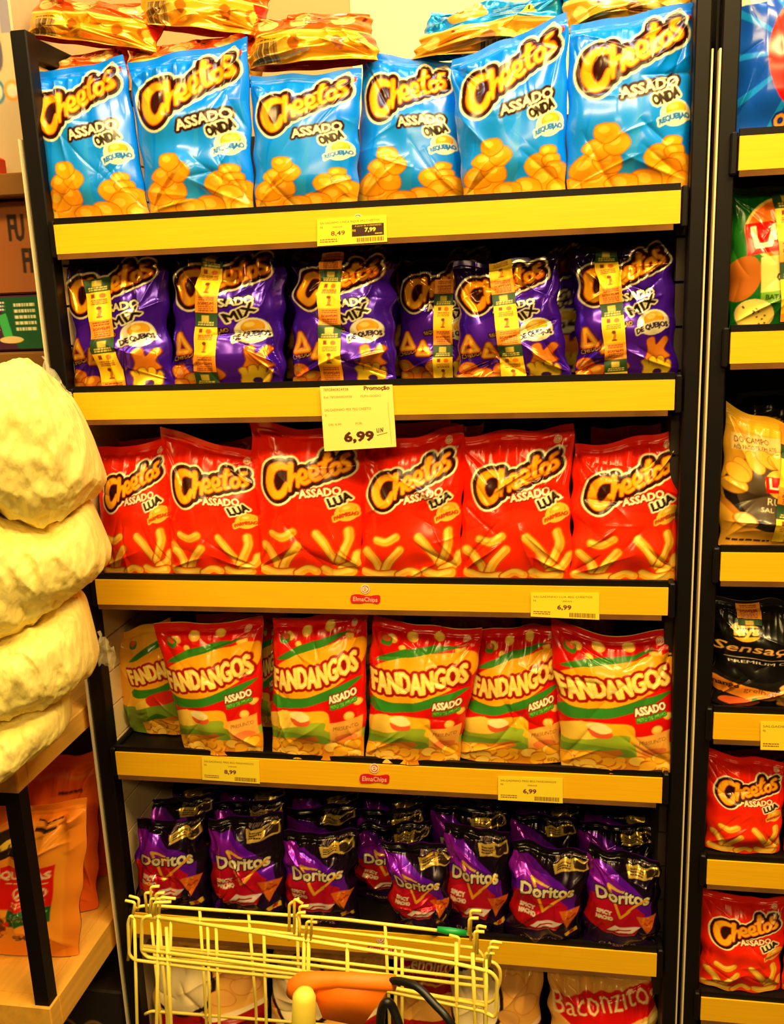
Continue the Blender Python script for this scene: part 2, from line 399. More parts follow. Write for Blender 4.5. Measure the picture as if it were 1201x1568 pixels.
def art_purple():
    A = Art(1, 1.42, 230, PURPLE)
    A.poly([(0, 0), (1, 0), (1, .2), (0, .3)], (26, 8, 48), 0, .8)
    A.poly([(.1, .75), (.5, .6), (.9, 1.3), (.4, 1.42)], (120, 40, 190), 0, .35)
    wordmark(A, .02, .24, .86, -.2)
    A.text('ASSADO', .36, .62, .42, [(.016, (24, 6, 40)), (.004, CREAM)], rot=-.13, tall=.085)
    A.text('CHEDDAR', .03, 1.15, .26, [(.012, (24, 6, 40)), (0, (250, 180, 60))], rot=-.25, tall=.05)
    A.text('REQUEIJAO', .32, .90, .24, [(.012, (24, 6, 40)), (0, (250, 180, 60))], rot=-.2, tall=.045)
    def ring(p, r):
        A.line(p+[p[0]], r+.012, (150, 50, 4)); A.line(p+[p[0]], r, (248, 150, 30)); A.line(p+[p[0]], r*.4, (255, 196, 70))
    ring([(.10,.88),(.05,1.06),(.19,1.04)], .028); ring([(.30,.98),(.25,1.12),(.37,1.12)], .026)
    star = [(.70,1.02),(.77,1.0),(.80,1.08),(.88,1.0),(.93,1.04),(.88,1.13),(.93,1.2),(.84,1.22),(.74,1.2),(.68,1.21),(.71,1.13)]
    A.blob(star, (150, 50, 4), .01); A.blob(star, (248, 140, 36)); 
    paw = [(.66,1.4),(.66,1.3),(.64,1.24),(.69,1.22),(.71,1.28),(.72,1.21),(.77,1.2),(.79,1.26),(.81,1.2),(.86,1.21),(.86,1.28),(.9,1.24),(.92,1.28),(.89,1.38),(.8,1.42)]
    A.blob(paw, (190, 110, 4), .01); A.blob(paw, (255, 206, 40)); A.ell(.79, 1.36, .045, .035, (70, 30, 110)); badge(A, .54, .62, .36, 'MIX', 'DE QUEIJOS', tall=.26, rot=-.45, ring=(40, 12, 60))
    puff_heap(A, [(.10,1.28,.08,.4),(.22,1.34,.08,-.3),(.42,1.28,.07,.2),(.07,1.4,.07,0),(.36,1.39,.07,.1)], (246, 130, 24), (150, 50, 4))
    return A
def art_fandango(base=(222, 14, 4), yellow=False):
    A = Art(1, 1.42, 230, base)
    rg = random.Random(4)
    if not yellow:
        for x, y, r in ((.2,.16,.05),(.38,.12,.055),(.62,.10,.05),(.83,.2,.05),(.3,.24,.035),(.85,.96,.05),(.94,.84,.04),(.72,.84,.035)):
            A.ell(x, y, r, r*.85, (250, 190, 60), .3); A.ell(x, y-.008, r*.7, r*.55, (255, 214, 100), .3)
    A.blob([(.12,.14),(.2,.16),(.18,.24),(.1,.22)], (60, 130, 40)); A.ell(.15, .17, .04, .03, (230, 90, 40))
    if not yellow: maker_logo(A, .78, .06, .18, (225, 20, 20))
    A.blob([(.0,.80),(.2,.70),(.55,.70),(.97,.60),(.72,.76),(.36,.86),(.06,.88)], (50, 128, 34))
    A.blob([(.06,.40),(.35,.24),(.82,.16),(.6,.26),(.3,.36)], (50, 128, 34))
    A.blob([(.0,.66),(.03,.50),(.25,.36),(.62,.26),(.93,.22),(1.0,.32),(.95,.50),(.66,.68),(.34,.77),(.08,.76)], (250, 168, 20))
    A.text('FANDANGOS', .05, .685, .90, [(.04, (160, 16, 4)), (.012, (255, 216, 90)), (-.006, (255, 240, 190))], rot=-.19, tall=.20, arc=-.05, wob=.012)
    A.text('ASSADO', .66, .82, .27, [(.014, (120, 10, 4)), (.004, (255, 250, 200))], rot=-.2, tall=.075)
    A.text('FEITO DE MILHO', .68, .875, .25, [(.012, (40, 130, 30)), (0, (190, 230, 90))], rot=-.2, tall=.035)
    A.blob([(-.02,1.02),(.1,.93),(.3,.9),(.6,.9),(.66,1.0),(.64,1.25),(0,1.25)], (250, 176, 26))
    hill = [(0,1.06),(.25,1.02),(.5,1.0),(.62,1.02),(.64,1.1),(1,1.12),(1,1.3),(0,1.3)]
    A.blob(hill, (150, 170, 40)); A.blob([(0,.98),(.2,.9),(.36,.98),(.3,1.06),(0,1.1)], (246, 200, 70))
    A.blob([(0,1.16),(.3,1.12),(.6,1.15),(.62,1.24),(0,1.24)], (110, 146, 40))
    A.blob([(.24,.93),(.38,.9),(.46,.96),(.34,1.01)], (255, 230, 150)); A.blob([(.25,.97),(.36,1.0),(.46,.98),(.44,1.03),(.3,1.04)], (226, 90, 40))
    if yellow:
        A.blob([(.2,.88),(.5,.82),(.7,.95),(.55,1.05),(.25,1.02)], (214, 40, 14)); A.blob([(0,1.05),(1,1.0),(1,1.42),(0,1.42)], (120, 150, 40))
        A.blob([(.1,1.2),(.3,1.1),(.5,1.22),(.4,1.36),(.15,1.34)], (60, 110, 30))
    A.poly([(.3,1.18),(.52,1.14),(.56,1.2),(.34,1.25)], (196, 110, 30))
    if not yellow:
        A.poly([(.66,1.02),(.97,.98),(.98,1.28),(.68,1.30)], (246, 170, 66)); A.text('PRESUNTO', .70, 1.10, .24, [(0, (110, 70, 20))], rot=-.08, tall=.04)
        A.blob([(.72,1.17),(.84,1.14),(.94,1.17),(.9,1.22),(.76,1.23)], (236, 120, 60)); A.lines(.7, 1.245, .95, 1.27, 1, (110, 60, 20), 3)
    A.blob([(0,1.26),(.3,1.18),(.6,1.24),(1,1.2),(1,1.42),(0,1.42)], (226, 140, 16))
    for k in range(34):
        x = rg.uniform(0, 1); y = 1.23+.19*rg.random()**.7
        A.ell(x, y, .075, .05, (196, 106, 8), rg.uniform(-.6, .6), .006); A.ell(x, y, .075, .05, (252, 178, 34) if k % 3 else (255, 204, 80), rg.uniform(-.6, .6))
    if yellow:
        k = int(.3*A.nx); A.img[:, k:] = A.img[:, :-k].copy(); n = int(1.0*A.S); A.img[:n, :k] = np.array(base)/255; A.img[n:, :k] = np.array((120, 150, 40))/255
    A.text('85g', .86, 1.40, .08, [(0, (120, 70, 10))], tall=.035)
    return A
def art_dorito():
    A = Art(1, 1.42, 230, (26, 8, 34))
    A.poly([(0, .12), (.30, .16), (1, .72), (1, 1.0), (.5, 1.0), (0, .7)], (104, 14, 190))
    A.poly([(0, .12), (.12, .14), (.6, .52), (.3, .6), (0, .4)], (170, 24, 200), 0, .6)
    A.poly([(.04, .62), (.5, .55), (.80, .80), (.66, 1.16), (.2, 1.2), (0, 1.0)], (222, 12, 20), 0, .85)
    A.poly([(0, 1.0), (.3, 1.16), (.7, 1.14), (1, .95), (1, 1.42), (0, 1.42)], (40, 10, 60), 0, .9)
    A.poly([(.86, .2), (1, .2), (1, 1.42), (.93, 1.42)], (14, 6, 16), 0, .85)
    A.poly([(0, 0), (1, 0), (1, .2), (.5, .12), (0, .14)], (14, 8, 12))
    # header panel
    A.poly([(.52,.14),(.96,.10),(.98,.26),(.56,.30)], (226, 190, 90)); A.poly([(.78,.14),(.95,.125),(.955,.24),(.80,.25)], (60, 40, 20))
    A.lines(.58, .165, .76, .27, 3, (70, 40, 10), 2); A.text('EDICAO LIMITADA', .55, .115, .4, [(0, (240, 200, 200))], rot=-.08, tall=.03)
    tri = [(.28, .44), (.62, .92), (.88, .60)]
    A.line([(.42,.47),(.28,.42),(.46,.86),(.58,.76)], .018, (246, 176, 30)); A.line([(.28,.44),(.52,.50)], .015, (250, 200, 60))
    A.text('Doritos', .14, .66, .70, [(.022, (40, 10, 30)), (.008, (255, 240, 190))], rot=-.03, tall=.17)
    A.line([(.56,.76),(.80,.56)], .016, (246, 176, 30))
    A.text('SPICY', .14, .86, .2, [(.006, (255, 236, 200))], rot=-.03, tall=.055); A.text('NACHO', .14, .94, .22, [(.006, (255, 236, 200))], rot=-.03, tall=.055)
    chip = [(.68,.84),(.97,.84),(.92,.95),(.82,1.12),(.76,1.0)]
    A.poly(chip, (236, 110, 20)); rg = random.Random(3)
    for k in range(14): A.ell(rg.uniform(.74,.9), rg.uniform(.86,1.0), .018, .014, (190, 60, 10) if k % 2 else (250, 150, 50))
    # racing emblem: slanted bars
    A.poly([(.30,1.10),(.40,1.0),(.68,1.0),(.64,1.04),(.44,1.04),(.38,1.10)], (255, 232, 220))
    A.poly([(.40,1.10),(.46,1.06),(.60,1.06),(.57,1.09),(.48,1.09),(.46,1.10)], (255, 232, 220)); A.poly([(.56,1.10),(.66,1.0),(.74,1.0),(.63,1.10)], (255, 232, 220))
    A.line([(.3,1.145),(.66,1.13)], .005, (200, 120, 160))
    A.poly([(.78,1.20),(.94,1.16),(.95,1.22),(.80,1.25)], (246, 190, 40)); A.poly([(.84,1.19),(.9,1.175),(.9,1.22),(.85,1.235)], (200, 50, 20))
    A.ell(.45, 1.24, .16, .06, (50, 26, 90)); A.text('CLASSICOS', .2, 1.37, .5, [(0, (236, 180, 150))], tall=.045)
    return A
def art_orange_back():
    A = Art(2.2, 1, 150, (244, 96, 10))
    rg = random.Random(8)
    for x in (.35, 1.0, 1.75):
        A.blob([(x-.2,.25),(x-.08,.12),(x+.12,.13),(x+.2,.26),(x+.1,.38),(x-.12,.38)], (255, 214, 120)); A.line([(x-.14,.27),(x,.22),(x+.12,.3)], .012, (226, 150, 50), True)
        A.ell(x+.33, .2, .035, .055, (110, 30, 5), .4); A.ell(x+.25, .12, .025, .035, (110, 30, 5), .3)
    A.lines(1.1, .2, 1.55, .36, 4, (200, 60, 5), 3)
    A.poly([(0, .46), (2.2, .5), (2.2, 1), (0, 1)], (252, 176, 24)); A.poly([(0, .44), (2.2, .48), (2.2, .54), (0, .5)], (255, 226, 90))
    for k in range(7):
        x = rg.uniform(.5, 2.1); A.blob([(x-.1,.7),(x,.6),(x+.12,.72),(x+.02,.84)], (206, 110, 10) if k % 2 else (255, 216, 70))
    A.barcode(.2, .64, .62, .98, (70, 35, 10), 4, (246, 200, 90))
    A.lines(.2, .585, .62, .62, 1, (90, 50, 10), 6)
    A.poly([(2.0,.5),(2.2,.5),(2.2,.8),(2.1,.7)], (230, 40, 10))
    return A
def art_blue_back():
    A = Art(2.2, 1, 150, (12, 150, 224))
    A.blob([(.35,.2),(.6,.08),(.85,.1),(1.0,.3),(.8,.4),(.5,.42)], (246, 170, 50)); A.blob([(.6,.15),(.75,.12),(.8,.3),(.6,.34)], (255, 226, 150))
    A.lines(1.05, .2, 1.6, .4, 4, (10, 90, 150), 5)
    A.poly([(1.5,.38),(1.62,.2),(1.74,.38)], (255, 220, 40)); A.line([(1.62,.26),(1.62,.33)], .012, (30, 20, 10))
    A.poly([(0,.55),(2.2,.5),(2.2,1),(0,1)], (226, 160, 30)); A.poly([(0,.52),(2.2,.47),(2.2,.54),(0,.59)], (255, 226, 110))
    rg = random.Random(5)
    for k in range(9):
        x = rg.uniform(.2, 2.1); A.blob([(x-.12,.76),(x,.64),(x+.13,.78),(x+.02,.92)], (150, 90, 16) if k % 2 else (255, 222, 110))
    A.barcode(1.0, .85, 1.45, .99, (70, 35, 10), 7, (240, 200, 110)); A.ell(.55, .62, .03, .03, (230, 20, 10))
    return A
def art_dip():     # green potato-chip bag
    A = Art(1, 1.42, 200, (18, 92, 24))
    A.poly([(.1,.3),(.5,.25),(.3,.9),(0,.8)], (40, 120, 34), 0, .6)
    A.ell(.54, .44, .38, .33, (246, 196, 90)); A.ell(.54, .44, .35, .30, (240, 110, 30)); A.ell(.12, .92, .17, .24, (180, 96, 26), .5)
    A.poly([(.30,.72),(1,.64),(1,1.10),(.30,1.10)], (250, 200, 100)); A.poly([(.17,.38),(1,.30),(1,.58),(.16,.70)], (230, 16, 6)); A.text("LAYS", .25, .62, .62, [(.012, (255, 236, 190))], rot=-.1, tall=.22)
    A.text('SOUR', .50, .84, .3, [(.004, (50, 70, 20))], tall=.08); A.text('CREAM', .46, .95, .36, [(.004, (50, 70, 20))], tall=.08)
    A.poly([(.30,1.06),(1,1.0),(1,1.16),(.30,1.16)], (110, 160, 40)); A.text('BATATA', .35, 1.13, .26, [(.002, (30, 50, 10))], tall=.05)
    A.ell(.24, 1.28, .2, .16, (236, 200, 110)); A.ell(.24, 1.28, .17, .135, (250, 214, 90)); rg = random.Random(2)
    for k in range(12): A.ell(.24+rg.uniform(-.12,.12), 1.28+rg.uniform(-.09,.09), .012, .009, (70, 60, 20))
    return A
def art_salt():    # yellow rustic chip bag
    A = Art(1, 1.42, 200, (246, 186, 40))
    A.poly([(0,.38),(1,.34),(1,1.42),(0,1.42)], (226, 160, 40)); A.poly([(.18,.44),(.95,.30),(.98,.46),(.2,.60)], (236, 190, 110))
    A.text('DO CAMPO', .22, .52, .34, [(0, (60, 36, 10))], rot=-.2, tall=.06); A.text('48h', .68, .44, .22, [(0, (90, 40, 10))], rot=-.08, tall=.09)
    A.text('AO PACOTE EM ATE', .22, .59, .42, [(0, (60, 36, 10))], rot=-.2, tall=.045)
    A.ell(.66, .98, .52, .42, (34, 26, 20)); A.ell(.68, .98, .42, .34, (88, 70, 48)); 
    for x, y, a in ((.30,.78,1.1),(.42,.68,.9),(.54,.62,.5),(.66,.62,.2),(.24,.95,0),(.26,.82,.4)):
        A.ell(x, y, .12, .075, (210, 120, 20), a, .008); A.ell(x, y, .12, .075, (252, 180, 50), a)
    A.ell(.72, .86, .2, .17, (250, 190, 60)); A.poly([(.52,.80),(.92,.76),(.92,.93),(.54,.97)], (226, 20, 10)); A.text("LAYS", .57, .92, .36, [(.004, (255, 236, 190))], rot=-.08, tall=.12)
    A.text('RUSTICA', .56, 1.10, .40, [(0, (250, 226, 170))], tall=.08); A.text('SAL MARINHO', .5, 1.18, .5, [(0, (250, 226, 170))], tall=.05)
    A.line([(.08,1.08),(.2,1.16),(.3,1.24)], .03, (190, 116, 30)); A.ell(.36, 1.29, .12, .08, (196, 120, 30), .3); A.ell(.36, 1.28, .1, .06, (250, 206, 110), .3)
    k, j = int(.13*A.nx), int(.17*A.S); B = A.img.copy()
    B[:-j, :-k] = A.img[j:, k:]; B[-j:, :] = np.array((214, 150, 44))/255; B[:-j, -k:] = A.img[j:, -1:]
    A.img = B; A.lines(.05, 1.33, .5, 1.37, 1, (60, 36, 10), 3)
    return A
def art_premium():  # black chip bag
    A = Art(1, 1.42, 200, (26, 22, 16))
    A.ell(.42, .62, .62, .42, (14, 11, 9)); A.ell(.30, .38, .15, .12, (248, 180, 40)); A.poly([(.15,.34),(.46,.32),(.46,.43),(.15,.45)], (30, 22, 10))
    A.text("lays", .19, .42, .23, [(.008, (255, 206, 90))], rot=-.05, tall=.1, slant=.15)
    A.text('Sensações', .0, .64, 1.02, [(.002, (236, 170, 80))], rot=.03, tall=.12, slant=.25)
    A.line([(.1,.72),(.95,.76)], .003, (250, 220, 180)); A.text('PREMIUM CHIPS', .12, .79, .8, [(0, (250, 230, 200))], rot=.05, tall=.035)
    A.blob([(0,1.0),(.3,1.1),(.7,1.15),(1,.95),(1,1.2),(.6,1.32),(.3,1.28),(0,1.2)], (240, 140, 34)); A.text('mango', -.02, 1.12, .26, [(.003, (50, 20, 5))], rot=.12, tall=.08); A.text('grelhado', .28, 1.18, .36, [(0, (110, 50, 10))], rot=.1, tall=.07)
    for k in range(7): A.ell(.82, 1.10+.045*k, .2, .05, (214, 130, 50), 0, .006); A.ell(.82, 1.10+.045*k, .2, .045, (250, 180, 90))
    A.ell(.25, 1.34, .2, .06, (220, 90, 40)); A.ell(.4, 1.28, .05, .03, (50, 120, 30))
    return A
def art_ridged():   # large blue bag with red lip shape
    A = Art(1, 1.42, 200, (14, 78, 190))
    for k in range(7):
        a = math.pi*(.45+.18*k); A.poly([(.62,.8),(.62+1.5*math.cos(a),.8+1.5*math.sin(a)),(.62+1.5*math.cos(a+.1),.8+1.5*math.sin(a+.1))], (20, 150, 236), 0, .8)
    A.poly([(.04,.02),(.2,-.05),(1,-.05),(1,.24),(.52,.3),(.36,.24),(.32,.36),(.1,.38)], (255, 236, 200)); A.text('RUFFLES', .10, .3, 1.3, [(.0, (236, 24, 10))], tall=.36)
    lip = A.ell(.70, .78, .40, .50, None, 0.15, pts=True); A.poly(lip, (226, 14, 8)); A.ell(.74, .72, .27, .33, (40, 30, 120), .1)
    A.blob([(.5,.6),(.55,.44),(.66,.46),(.72,.44),(.8,.46),(.9,.44),(.95,.6),(.82,.55),(.7,.6),(.62,.54)], (255, 244, 220))
    for k in range(4): A.ell(.76+.02*k, .80+.05*k, .24-.02*k, .11, (206, 110, 10), .3, .006); A.ell(.76+.02*k, .80+.05*k, .24-.02*k, .11, (250, 180, 40), .3)
    A.blob([(.45,1.05),(.55,1.13),(.68,1.15),(.66,1.19),(.5,1.17)], (255, 190, 150)); A.text('original', .36, 1.36, .62, [(.024, (20, 40, 120)), (.004, (250, 150, 30))], rot=.06, tall=.16, slant=.12)
    return A
def art_crisp(ribbon=False, script=False):   # cream bags on the bottom shelf
    A = Art(1, 1.42, 180, (244, 176, 80))
    if ribbon:
        A.poly([(0,.30),(1,.08),(1,.38),(.3,.66),(.12,.52)], (222, 14, 6)); A.line([(.28,.70),(.6,.6),(.98,.46)], .03, (255, 226, 140))
        A.text('Baconzitos', .06, .52, 1.0, [(.0, (255, 226, 160))], rot=-.26, tall=.25, slant=.05)
        for x, y in ((.5,.8),(.66,.75),(.8,.68),(.86,.86),(.62,.95),(.78,1.02)): A.ell(x, y, .13, .1, (226, 160, 50), .5, .006); A.ell(x, y, .13, .1, (252, 196, 90), .5)
    elif script:
        A.poly([(0,0),(1,0),(1,.5),(0,.56)], (196, 16, 10)); A.text('Cebolitos', .1, .3, .8, [(.004, (255, 226, 150))], rot=-.05, tall=.18, slant=.2); A.line([(.2,.42),(.9,.36)], .014, (250, 190, 60))
        A.poly([(0,.9),(1,.8),(1,1.42),(0,1.42)], (170, 14, 8))
    else:
        A.poly([(0,.96),(.4,.82),(.55,.86),(1,.75),(1,1.42),(0,1.42)], (158, 12, 8)); A.poly([(0,.90),(.4,.78),(.55,.82),(1,.70),(1,.76),(.55,.88),(.4,.84),(0,.98)], (250, 220, 170))
        A.ell(.28, .5, .32, .4, (40, 20, 14)); A.ell(.28, .5, .28, .36, (252, 226, 170))
        for x, y, r in ((.7,.3,.14),(.84,.5,.13),(.66,.62,.12)): A.ell(x, y, r, r*.7, (214, 130, 50), .4, .008); A.ell(x, y, r, r*.7, (246, 176, 90), .4)
        A.text('TORCIDA', .3, 1.06, .3, [(0, (220, 60, 30))], rot=-.1, tall=.06)
    return A
def art_petfood():
    A = Art(1, 1.5, 200, (255, 156, 40))
    A.poly([(0,0),(1,0),(1,.14),(0,.12)], (252, 132, 24)); A.lines(.70, .12, .88, .155, 1, (60, 30, 10), 3); A.rect(.70, .18, .84, .21, (40, 22, 10))
    A.ell(.50, .32, .16, .14, (46, 26, 14)); A.ell(.62, .40, .07, .06, (46, 26, 14)); A.text('coffee', .36, .36, .38, [(.008, (255, 206, 70))], tall=.07)
    A.rect(.52, .54, .86, .93, (232, 24, 6)); A.text('PEQUENAS', .44, .66, .40, [(.004, (255, 220, 170))], tall=.07)
    A.lines(.56, .70, .84, .72, 1, (255, 200, 120), 5)
    for x in (.66, .78): A.ell(x, .79, .045, .05, (255, 220, 170)); A.ell(x, .79, .034, .038, (232, 24, 6)); A.line([(x-.02,.82),(x+.02,.76)], .009, (255, 220, 170))
    A.lines(.62, .86, .82, .91, 2, (255, 190, 120), 7)
    A.rect(.60, .93, .86, 1.08, (30, 96, 44)); A.text('Sabor Carne', .63, .99, .21, [(0, (200, 220, 160))], tall=.035); A.text('e Vegetais', .64, 1.04, .18, [(0, (200, 220, 160))], tall=.035)
    A.text('900', .64, 1.26, .18, [(.006, (50, 20, 5))], tall=.075); A.text('g', .84, 1.26, .03, [(0, (230, 60, 10))], tall=.05)
    rg = random.Random(6)
    A.ell(.40, 1.10, .2, .2, (120, 46, 10))
    for k in range(80):
        A.ell(.40+rg.gauss(0,.09), 1.10+rg.gauss(0,.09), .026, .022, rg.choice([(110,46,10),(150,64,14),(196,84,20),(240,30,10),(80,110,30),(240,130,40)]), rg.random()*3)
    A.poly([(.9,0),(1,0),(1,1.5),(.93,1.5)], (246, 140, 34))
    return A
def art_tag(title, price, kind=0, seed=1):
    A = Art(2.5, 1.0, 150, (255, 226, 40))
    ink = (112, 40, 4)
    A.text(title, .1, .20, 2.15, [(0, ink)], tall=.085)
    A.text('R$', .1, .35, .1, [(0, ink)], tall=.07)
    if kind == 1:
        A.text('UNIDADE', .55, .36, .36, [(0, ink)], tall=.06); A.text(price, .50, .64, .5, [(.006, ink)], tall=.17)
        A.rect(1.25, .28, 2.4, .74, (60, 22, 6)); A.text('A partir de 3 UNIDADES', 1.36, .37, .95, [(0, (255, 226, 40))], tall=.06)
        A.text('R$', 1.27, .54, .12, [(0, (255, 226, 40))], tall=.08); A.text('7,99', 1.72, .57, .38, [(.008, (255, 236, 80))], tall=.15); A.lines(2.08, .64, 2.34, .70, 1, (255, 226, 40), 2)
        A.barcode(1.42, .79, 2.38, .95, ink, seed)
    else:
        A.text('UNIDADE', 1.15, .36, .36, [(0, ink)], tall=.06); A.text(price, .98, .66, .5, [(.01, ink)], tall=.18); A.barcode(1.42, .78, 2.36, .95, ink, seed)
    A.lines(.1, .76, .75, .92, 2, (150, 80, 10), seed)
    return A
def art_promo():
    A = Art(1.15, 1.0, 240, (255, 234, 120)); ink = (100, 40, 8)
    A.text('7892840824938', .05, .075, .40, [(0, ink)], tall=.045); A.text('Promoção', .70, .075, .40, [(.004, ink)], tall=.065)
    A.text('Ref: 7892840824938', .05, .185, .45, [(0, (150, 90, 20))], tall=.035); A.text('FLPN-GOIDO', .64, .185, .32, [(0, (150, 90, 20))], tall=.035)
    A.text('SALGADINHO MIX 70G CHEETO', .05, .385, .74, [(0, (140, 70, 10))], tall=.04); A.text('S', .05, .46, .025, [(0, (140, 70, 10))], tall=.035)
    A.text('DE: 8,99', .10, .61, .2, [(0, (140, 70, 10))], tall=.035); A.text('POR:', .53, .61, .11, [(0, (140, 70, 10))], tall=.035)
    A.text('6,99', .34, .87, .46, [(.012, (80, 24, 8))], tall=.15)
    A.line([(.86,.69),(.865,.75),(.89,.75),(.895,.685)], .006, (50, 20, 40)); A.line([(.92,.75),(.925,.685),(.95,.745),(.96,.68)], .006, (50, 20, 40)); A.line([(.86,.80),(1.02,.765)], .005, (50, 20, 40))
    A.line([(1.06,.28),(1.08,.95)], .003, (190, 150, 60))
    return A
def art_ribbon(n=5, start=0):
    """tape of promotional stickers: green, yellow with emblem, orange text"""
    A = Art(.36, 2.5, 190, (255, 206, 20)); y = 0; k = start; ink = (140, 46, 6)
    while y < 2.5:
        t = k % 3
        if t == 0:
            A.rect(0, y, .36, y+.22, (30, 66, 24)); A.rect(.12, y+.03, .25, y+.13, (206, 176, 60)); A.lines(.05, y+.14, .32, y+.21, 2, (226, 200, 90), k); y += .22
        elif t == 1:
            A.ell(.12, y+.07, .045, .04, (236, 110, 20)); A.rect(.22, y+.03, .28, y+.10, ink); A.lines(.06, y+.13, .30, y+.22, 3, ink, k)
            A.line([(.18,y+.27),(.165,y+.32),(.18,y+.37),(.18,y+.40)], .022, (200, 120, 10), True); A.ell(.18, y+.27, .035, .03, (120, 46, 6)); A.rect(.14, y+.40, .22, y+.42, ink); y += .46
        else:
            A.rect(.0, y, .36, y+.30, (246, 150, 20)); A.lines(.05, y+.03, .31, y+.10, 2, ink, k); A.text('PREMIOS', .05, y+.16, .26, [(.003, ink)], tall=.045); A.lines(.05, y+.18, .31, y+.28, 3, ink, k+9)
            A.rect(0, y+.285, .36, y+.30, (50, 26, 8)); y += .30
        k += 1
    return A
# ------------------------------------------------------------------ bags
def smooth(a, b, x):
    t = np.clip((x-a)/(b-a), 0, 1); return t*t*(3-2*t)
class Bag:
    """film pouch: q = TL, TR, BR, BL as (x, z); leans from y = yb at the bottom to yt at the top; T = thickness"""
    def __init__(s, q, yb, yt, T, seed=0, wr=1.0, sag=0.0, lying=False, seal=0.93):
        s.q = [np.array(p, float) for p in q]; s.yb, s.yt, s.T, s.wr, s.sag, s.lying, s.seal = yb, yt, T, wr, sag, lying, seal
        r = np.random.RandomState(seed); s.r = r
        s.w = np.linalg.norm(s.q[3]-s.q[2]); s.hh = np.linalg.norm((s.q[0]+s.q[1]-s.q[2]-s.q[3])/2)
        s.top = [(r.uniform(2.0, 8.0), r.uniform(0, 6.28), r.uniform(.4, 1)) for _ in range(5)]
        s.low = [(r.uniform(1.2, 4.5), r.uniform(1.2, 4.5), r.uniform(0, 6.28)) for _ in range(6)]
        s.crs = []
        for _ in range(13):
            s.crs.append((r.uniform(0, 1), r.uniform(.05, .95)*1.42, r.uniform(0, math.pi), r.uniform(.12, .4), r.uniform(.018, .05), r.uniform(-1, 1)))
        for cx, cy in ((0, 1.36), (1, 1.36), (0, .06), (1, .06)):
            for _ in range(3):
                a = math.atan2(.71-cy, .5-cx)+r.uniform(-.6, .6); L = r.uniform(.2, .42)
                s.crs.append((cx+math.cos(a)*L*.7, cy+math.sin(a)*L*.7, a, L, r.uniform(.015, .035), r.uniform(.5, 1)*r.choice([-1, 1])))
        s.ed = [(r.uniform(1, 5), r.uniform(0, 6.28)) for _ in range(4)]
        s.k = .0025*wr*(s.w/.165)
    def g(s, v):
        if s.lying: return (np.clip(1-(2*v-1)**2, 0, 1))**.5
        return (.5+.5*smooth(0, .25, v))*np.clip(1-(np.clip((v-.42)/(s.seal-.42), 0, 1))**2.2, 0, 1)**.8
    def pt(s, u, v, side=-1.0, off=0.0):
        tl, tr, br, bl = s.q
        U = u[:, None]; V = v[:, None]
        P = (bl*(1-U)+br*U)*(1-V)+(tl*(1-U)+tr*U)*V
        g = s.g(v); a = np.abs(2*u-1); prof = np.clip(1-a**2.4, 0, 1)**.72
        h = .5*s.T*g*prof
        X = P[:, 0] - (u-.5)*s.w*.012*g
        Z = P[:, 1] - s.sag*4*u*(1-u)*smooth(.55, 1, v)
        e = sum(np.sin(f*6.28*v+p) for f, p in s.ed)*.0009*s.wr
        X = X + e*(2*u-1)*(.4+.6*a)
        Z = Z + sum(np.sin(f*3.0*u+p) for f, p in s.ed)*.0012*s.wr*smooth(.8, 1, v)
        Y = s.yb+(s.yt-s.yb)*v
        n = np.zeros_like(u); y2 = v*1.42
        for fx, fy, ph in s.low: n += np.sin(fx*3.1*u+fy*2.2*y2+ph)*.55*np.sin(fy*2.7*u-fx*1.9*y2+ph*2)
        n *= prof**.5
        for f, ph, am in s.top: n += am*2.1*(1-np.abs(np.sin(f*1.57*u*2+ph+1.2*(1-v))))*np.exp(-np.abs(s.seal-v)/.13)*(v < s.seal+.03)
        for cx, cy, an, L, w, am in s.crs:
            dx, dy = u-cx, y2-cy; al = dx*math.cos(an)+dy*math.sin(an); pe = -dx*math.sin(an)+dy*math.cos(an)
            n += am*1.9*np.exp(-np.abs(pe+.15*al*al)/w)*np.clip(1-(al/L)**2, 0, 1)
        edge = np.clip(np.minimum(u, 1-u)*14, 0, 1)
        n = n*edge
        seal = smooth(s.seal-.01, s.seal+.01, v)
        ripple = np.sin(u*9+s.ed[0][1])*.0022*s.wr + np.sin(u*21+s.ed[1][1])*.0009*s.wr
        Y = Y + side*(h*(1-seal)+.0012+off) + (ripple*smooth(.6, 1, v)) + side*s.k*n*(1-.8*seal)
        return np.stack([X, Y, Z], 1)
    def grid(s, u0, u1, v0, v1, nu, nv, side=-1.0, off=0.0):
        u, v = np.meshgrid(np.linspace(u0, u1, nu), np.linspace(v0, v1, nv)); u = u.ravel(); v = v.ravel()
        V = s.pt(u, v, side, off)
        i = np.arange(nu*nv).reshape(nv, nu)
        F = np.stack([i[:-1, :-1].ravel(), i[:-1, 1:].ravel(), i[1:, 1:].ravel(), i[1:, :-1].ravel()], 1)
        if side > 0: F = F[:, ::-1]
        return V, F, u, v
